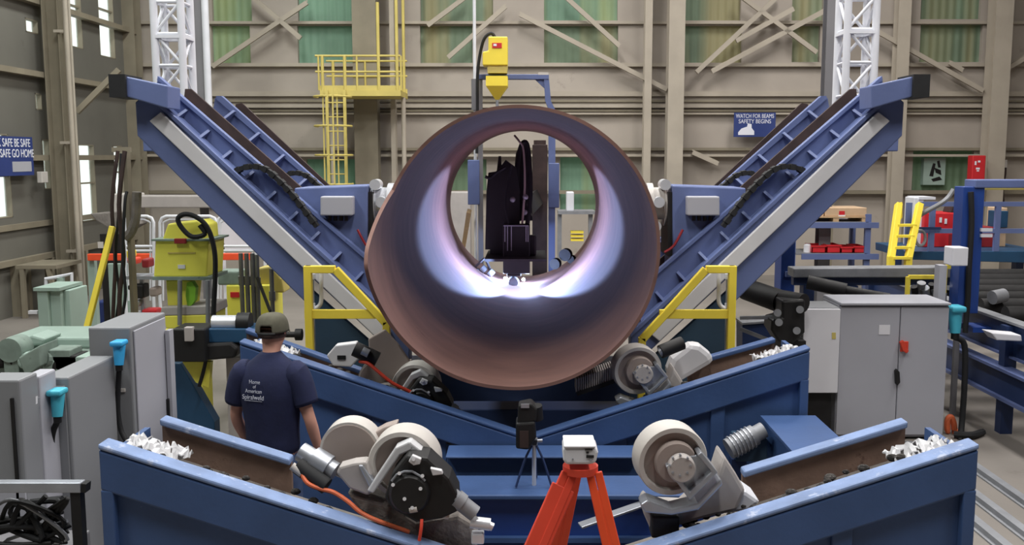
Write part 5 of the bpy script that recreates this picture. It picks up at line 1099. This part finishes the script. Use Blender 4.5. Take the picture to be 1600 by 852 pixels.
MB().pp([(1160, 508), (1262, 500), (1262, 545), (1160, 560)], 10.0, .3).build('beam', 'blue_navy', t); MB().pp([(1160, 505), (1262, 497), (1262, 500), (1160, 508)], 9.98, .34).build('flange', 'steel_dull', t)
for px in (1175, 1250): q = P(px, 545, 10.1); MB().box(q.x - .06, q.x + .06, 10.05, 10.2, 0, q.z + .05).build('leg', 'blue_navy', t)
t = thing('yellow_guard', (P(1450, 0, 11).x, 11, 0), 'low yellow tubular guard on the skid beam behind the electrical cabinet', 'guard')
Y = 10.1
for (x0, x1, y0, y1) in ((1420, 1474, 433, 462), (1478, 1502, 417, 458)):
    for px in (x0, x1): q = P(px, y0, Y); zl_ = P(px, y1, Y).z; MB().box(q.x - .02, q.x + .02, Y, Y + .04, zl_, q.z).build('post', 'yellow', t); MB().box(q.x - .025, q.x + .025, Y - .005, Y + .045, 0, zl_).build('base_post', 'post_grey', t)
    MB().bar(P(x0, y0, Y + .02), P(x1, y0, Y + .02), .045, .04).build('rail', 'yellow', t)
m_ = thing('valve_bank', P(1447, 455, 10.25), 'jumble of dark valves under the low yellow guard', 'valves')
for k, (x, y) in enumerate([(1430, 448), (1438, 442), (1446, 450), (1454, 444), (1462, 450), (1468, 446)]): MB().cyl(P(x, y + 14, 10.25), P(x + (2 if k % 2 else -2), y, 10.2), .035 + .01 * (k % 3), n=14).build('valve', ('black_iron', 'steel_dull', 'steel')[k % 3], m_, smooth=True)
q = P(1447, 466, 10.25); MB().box(P(1424, 0, 10.25).x, P(1472, 0, 10.25).x, 10.17, 10.32, 0, q.z + .02).build('manifold', 'black_iron', m_)
t = thing('junction_pillar', (P(1500, 0, 9.7).x, 9.7, 0), 'white control box on a grey pillar next to the bright blue post', 'control box')
MB().pbox(1487, 387, 1514, 416, 9.6, .2).build('box', 'white_box', t, bevel=.01); MB().box(P(1490, 0, 9.65).x, P(1502, 0, 9.65).x, 9.65, 9.77, 0, P(0, 416, 9.6).z).build('pillar', 'grey_cab', t)
# shelf rack
Y = 17.2
t = thing('storage_rack', (P(1320, 0, Y).x, Y, 0), 'blue steel storage rack behind the right arm', 'rack')
for px in (1252, 1372):
    for yy in (Y, Y + .8): x = P(px, 0, Y).x; MB().box(x - .05, x + .05, yy, yy + .08, 0, P(0, 335, Y).z).build('upright', 'blue_frame', t)
for y in (352, 401):
    for yy in (Y - .02, Y + .82): MB().bar(P(1252, y, Y) + Vector((0, yy - Y, 0)), P(1372, y, Y) + Vector((0, yy - Y, 0)), .05, .10).build('shelf_beam', 'blue_frame', t)
    MB().box(P(1252, 0, Y).x, P(1372, 0, Y).x, Y, Y + .86, P(0, y, Y).z + .04, P(0, y, Y).z + .06).build('shelf_board', 'steel_dull', t)
zsh = P(0, 352, Y).z + .06; zs2 = P(0, 401, Y).z + .06
t = thing('pallet', (P(1322, 0, Y).x, Y + .4, zsh), 'wooden pallet on the upper shelf of the blue rack', 'pallet')
m_ = MB(); x0, x1 = P(1270, 0, Y).x, P(1371, 0, Y).x
for k in range(3): m_.box(x0 + k * (x1 - x0 - .1) / 2, x0 + k * (x1 - x0 - .1) / 2 + .1, Y + .03, Y + .8, zsh, zsh + .07)
m_.build('bearers', 'wood', t); MB().box(x0, x1, Y + .02, Y + .8, zsh + .07, zsh + .095).build('deck', 'wood', t)
zp = zsh + .095
t = thing('cardboard_box', (P(1335, 0, Y).x, Y + .3, zp), 'long tan cardboard box with a red and white label on the pallet', 'box')
MB().box(P(1303, 0, Y).x, P(1370, 0, Y).x, Y + .05, Y + .75, zp, P(0, 325, Y).z).build('carton', 'cardboard', t, bevel=.01); MB().pbox(1311, 330, 1320, 336, Y + .04, .008).build('red_label', 'red', t); MB().pbox(1310, 336, 1321, 342, Y + .04, .008).build('white_label', 'white_box', t)
tag(MB().prism([(P(1280, 0, Y).x, zp), (P(1301, 0, Y).x, zp), (P(1301, 0, Y).x, P(0, 328, Y).z), (P(1292, 0, Y).x, P(0, 329, Y).z), (P(1282, 0, Y).x, P(0, 338, Y).z)], Y + .06, Y + .6).build('wrapped_bundle', 'cardboard', bevel=.01), 'tan wrapped bundle left of the labelled cardboard box on the pallet', 'bundle')
for k, (a_, b_, tp) in enumerate([(1284, 1306, 384), (1308, 1330, 383), (1331, 1350, 386), (1352, 1370, 385)]):
    z = P(0, tp, Y).z; t = thing('red_bin', (P((a_ + b_) / 2, 0, Y).x, Y + .3, zs2), ('red bin at the left end of the lower rack shelf', 'second red bin from the left on the lower rack shelf', 'third red bin from the left on the lower rack shelf', 'red bin at the right end of the lower rack shelf')[k], 'bin', 'red bins on the lower rack shelf')
    m_ = MB(); xa_, xb_ = P(a_, 0, Y).x, P(b_, 0, Y).x; f_ = .012
    m_.box(xa_, xb_, Y + .05, Y + .5, zs2, zs2 + f_).box(xa_, xb_, Y + .05, Y + .05 + f_, zs2, z).box(xa_, xb_, Y + .5 - f_, Y + .5, zs2, z).box(xa_, xa_ + f_, Y + .05, Y + .5, zs2, z).box(xb_ - f_, xb_, Y + .05, Y + .5, zs2, z); m_.build('tub', 'red', t)
    MB().box(xa_ - .015, xb_ + .015, Y + .035, Y + .06, z - .03, z).build('rim', 'red', t)
for k, (x, y, r, mt, lb) in enumerate([(1262, 381, .07, 'white_box', 'white canister on the left end of the lower rack shelf'), (1270, 395, .05, 'black_iron', 'small black canister beside the white one on the rack')]): q = P(x, y, Y + .2); tag(MB().lathe([(r, 0), (r, q.z - zs2 - .03), (r * .6, q.z - zs2)], (q.x, Y + .2, zs2), (0, 0, 1), 20).build('canister', mt, smooth=True), lb, 'canister')
# yellow steps
Y = 14.2
t = thing('step_ladder', (P(1412, 0, Y).x, Y, 0), 'yellow steel steps leading up to the blue platform on the right', 'steps')
for (xt, xbm) in ((1404, 1392), (1437, 1419)):
    MB().bar(P(xt, 319, Y + .5), P(xbm, 404, Y), .10, .09).build('stringer', 'yellow', t, bevel=.006); q = P(xbm, 404, Y); MB().box(q.x - .045, q.x + .045, Y - .05, Y + .05, 0, q.z + .03).build('foot_post', 'yellow', t)
for k, (y, xa_, xb_) in enumerate(((352, 1400, 1430), (369, 1398, 1426), (387, 1396, 1422), (403, 1394, 1420))): f = (404 - y) / 85 * .5; MB().bar(P(xa_, y, Y + f), P(xb_, y, Y + f), .14, .035).build('step', 'yellow', t)
MB().pp([(1404, 318), (1410, 316), (1410, 340), (1402, 350)], Y + .55, .04).build('hand_loop', 'yellow', t)
t = thing('blue_platform', (P(1490, 0, 15).x, 15, 0), 'blue platform with guard rails at the top of the yellow steps', 'platform')
Y = 14.9
MB().pp([(1425, 393), (1640, 393), (1640, 412), (1425, 406)], Y, 1.6).build('deck', 'teal', t, bevel=.01)
for px in (1437, 1475, 1520, 1580, 1640): MB().box(P(px, 0, Y).x - .04, P(px, 0, Y).x + .04, Y, Y + .06, P(0, 393, Y).z, P(0, 317, Y).z).build('rail_post', 'blue_frame', t)
for y in (319, 361): MB().bar(P(1437, y, Y + .03), P(1640, y, Y + .03), .05, .07).build('rail', 'blue_frame', t)
for px in (1430, 1530, 1630): MB().box(P(px, 0, Y).x - .06, P(px, 0, Y).x + .06, Y + .2, Y + .35, 0, P(0, 408, Y).z).build('leg', 'blue_navy', t)
zd_ = P(0, 393, Y).z
t = thing('red_machine', (P(1490, 0, 15.6).x, 15.6, zd_), 'red machine housing with white stickers standing on the blue platform', 'machine')
MB().box(P(1461, 0, 15.6).x, P(1514, 0, 15.6).x, 15.6, 16.2, zd_, P(0, 333, 15.6).z).build('housing', 'red', t, bevel=.015); MB().pbox(1482, 366, 1510, 386, 15.59, .02).build('recess', 'red_dark', t)
MB().pp([(1484, 333), (1488, 322), (1506, 322), (1510, 334)], 15.7, .3).build('top_cover', 'rust_dark', t, bevel=.02)
for q in ((1468, 340, 1472, 348), (1476, 342, 1480, 350), (1506, 346, 1510, 362)): MB().pbox(*q, 15.585, .014).build('sticker', 'white_box', t)
t = thing('white_locker', (P(1452, 0, 15.7).x, 15.7, zd_), 'pale narrow locker left of the red machine', 'locker')
MB().box(P(1444, 0, 15.7).x, P(1459, 0, 15.7).x, 15.7, 16.1, zd_, P(0, 309, 15.7).z).build('body', 'tower_white', t, bevel=.01); MB().pbox(1436, 308, 1462, 312, 15.68, .5).build('top', 'tower_white', t)
t = thing('red_machine', (P(1570, 0, 15.6).x, 15.6, zd_), 'dark red cabinet behind the bright blue post', 'machine')
MB().box(P(1550, 0, 15.6).x, P(1576, 0, 15.6).x, 15.6, 16.1, zd_, P(0, 355, 15.6).z).build('housing', 'red_dark', t, bevel=.01); MB().pbox(1556, 330, 1576, 356, 15.62, .3).build('blue_top', 'teal', t, bevel=.01)
tag(MB().box(P(1580, 0, 15.7).x, P(1594, 0, 15.7).x, 15.7, 16.1, zd_, P(0, 325, 15.7).z).build('cardboard_tube', 'cardboard', bevel=.01), 'tall tan carton at the right edge behind the blue post', 'carton')
tag(MB().tube(pth([(1436, 337, 14.7), (1452, 328, 14.6), (1470, 318, 14.5), (1482, 308, 14.5), (1490, 296, 14.5)]), .035, 8).build('grey_hose', 'steel_dull', smooth=True), 'grey hose curving above the yellow steps', 'hose')
t = thing('hose_reel', P(1440, 372, 14.75), 'dark hose reel and fittings beside the yellow steps', 'reel')
m_ = MB()
for k in range(4): m_.tube([P(1438 + 8 * math.cos(a_ * .45), 372 + 12 * math.sin(a_ * .45), 14.72 + .02 * k) for a_ in range(15)], .025, 6)
m_.build('coiled_hose', 'steel_dull', t, smooth=True); MB().bar(P(1434, 357, 14.78), P(1470, 357, 14.86), .03, .04).build('bracket', 'blue_navy', t)
# floor rails
for k, x in enumerate((3.35, 3.62, 3.95)):
    t = struct(MB().box(x, x + .07, 2.5, 9.0, .0005, .05).box(x - .03, x + .1, 2.5, 9.0, .0005, .012).build('trim_%d' % (40 + k), 'steel_dull')); t['label'] = 'steel rail along the floor at the right'
# far end of the hall seen through the pipe and between the arms: machines, crates
t = thing('work_table', (P(895, 0, 18).x, 18, 0), 'grey work table with yellow slats seen through the far end of the pipe', 'table')
MB().pbox(872, 330, 930, 335, 18, .6).build('table_top', 'steel_dull', t)
for px in (876, 926): MB().box(P(px, 0, 18).x - .04, P(px, 0, 18).x + .04, 18.1, 18.2, 0, P(0, 335, 18).z).build('leg', 'steel_dull', t)
for y in (362, 368, 374): MB().pbox(892, y, 912, y + 3, 18.05, .3).build('yellow_slat', 'yellow', t)
MB().pbox(885, 300, 897, 330, 18.1, .3).build('white_box', 'tower_white', t, bevel=.02)
tag(MB().pp([(698, 300), (735, 300), (735, 420), (698, 420)], 18.5, .4).box(P(698, 0, 18.5).x, P(735, 0, 18.5).x, 18.5, 18.9, 0, P(0, 420, 18.5).z + .02).build('storage_cabinet', 'cream_grey', bevel=.02), 'pale cabinet seen through the left of the far pipe end', 'cabinet')
tag(MB().bar(P(733, 330, 13.6), P(722, 400, 16.3), .06, .06).bar(P(722, 400, 16.3), (P(718, 0, 16.3).x, 16.3, 0), .06, .06).build('timber', 'wood'), 'leaning timber seen through the left of the far pipe end', 'timber')
# ================================================================== LIGHT
wd = bpy.data.worlds.new('World'); SC.world = wd; wd.use_nodes = True
bg = wd.node_tree.nodes['Background']; bg.inputs['Color'].default_value = (0.93, 1.0, 0.97, 1); bg.inputs['Strength'].default_value = WORLD
def area(name, loc, sx, sy, pw, col, rot=(0, 0, 0)):
    l = bpy.data.lights.new(name, 'AREA'); l.shape = 'RECTANGLE'; l.size = sx; l.size_y = sy; l.energy = pw; l.color = col
    o = bpy.data.objects.new(name, l); C.objects.link(o); o.location = loc; o.rotation_euler = rot; return o
for i, x in enumerate((-5.5, 0.3, 6.0)):
    for j, y in enumerate((1.8, 7.0, 12.2, 17.4)):
        warm = (1, .97, .94) if x > -5 else (.97, 1, .96)
        area('ceiling_lamp', (x, y, ZC - 0.35), 1.0, 3.0, LAMP, warm)
for i, (px, py, yy, pw, sz) in enumerate(((781, 434, YW + 0.12, ARC, .05), (828, 434, YW + 0.12, ARC, .05))):
    l = bpy.data.lights.new('arc_glow', 'POINT'); l.energy = pw * .3; l.color = (.4, .56, 1); l.shadow_soft_size = sz; o = bpy.data.objects.new('arc_glow', l); C.objects.link(o); o.location = P(px, py, yy)
for sx in (-1, 0, 1):  # spots added ahead of the arc to shape the lit crescent, middle one fills below
    l = bpy.data.lights.new('added_crescent_spot', 'SPOT'); l.energy = ARC * (2.2 if sx else .8); l.color = (.38, .52, 1); l.shadow_soft_size = .03; l.spot_size = R(132) if sx else R(125); l.spot_blend = .12 if sx else .6
    o = bpy.data.objects.new('added_crescent_spot', l); C.objects.link(o); o.location = (XP + sx * .12, 11.2, ZP - RP + (.32 if sx else .42)); o.rotation_euler = (Vector((sx, -.14, -.1)) if sx else Vector((0, .1, -1))).to_track_quat('-Z', 'Y').to_euler()
SC.view_settings.view_transform = 'Standard'; SC.view_settings.look = 'None'; SC.view_settings.gamma = 1; SC.view_settings.use_curve_mapping = False
SC.view_settings.exposure = EXPO
SC.cycles.use_denoising = True; SC.cycles.max_bounces = 6; SC.cycles.sample_clamp_indirect = 6
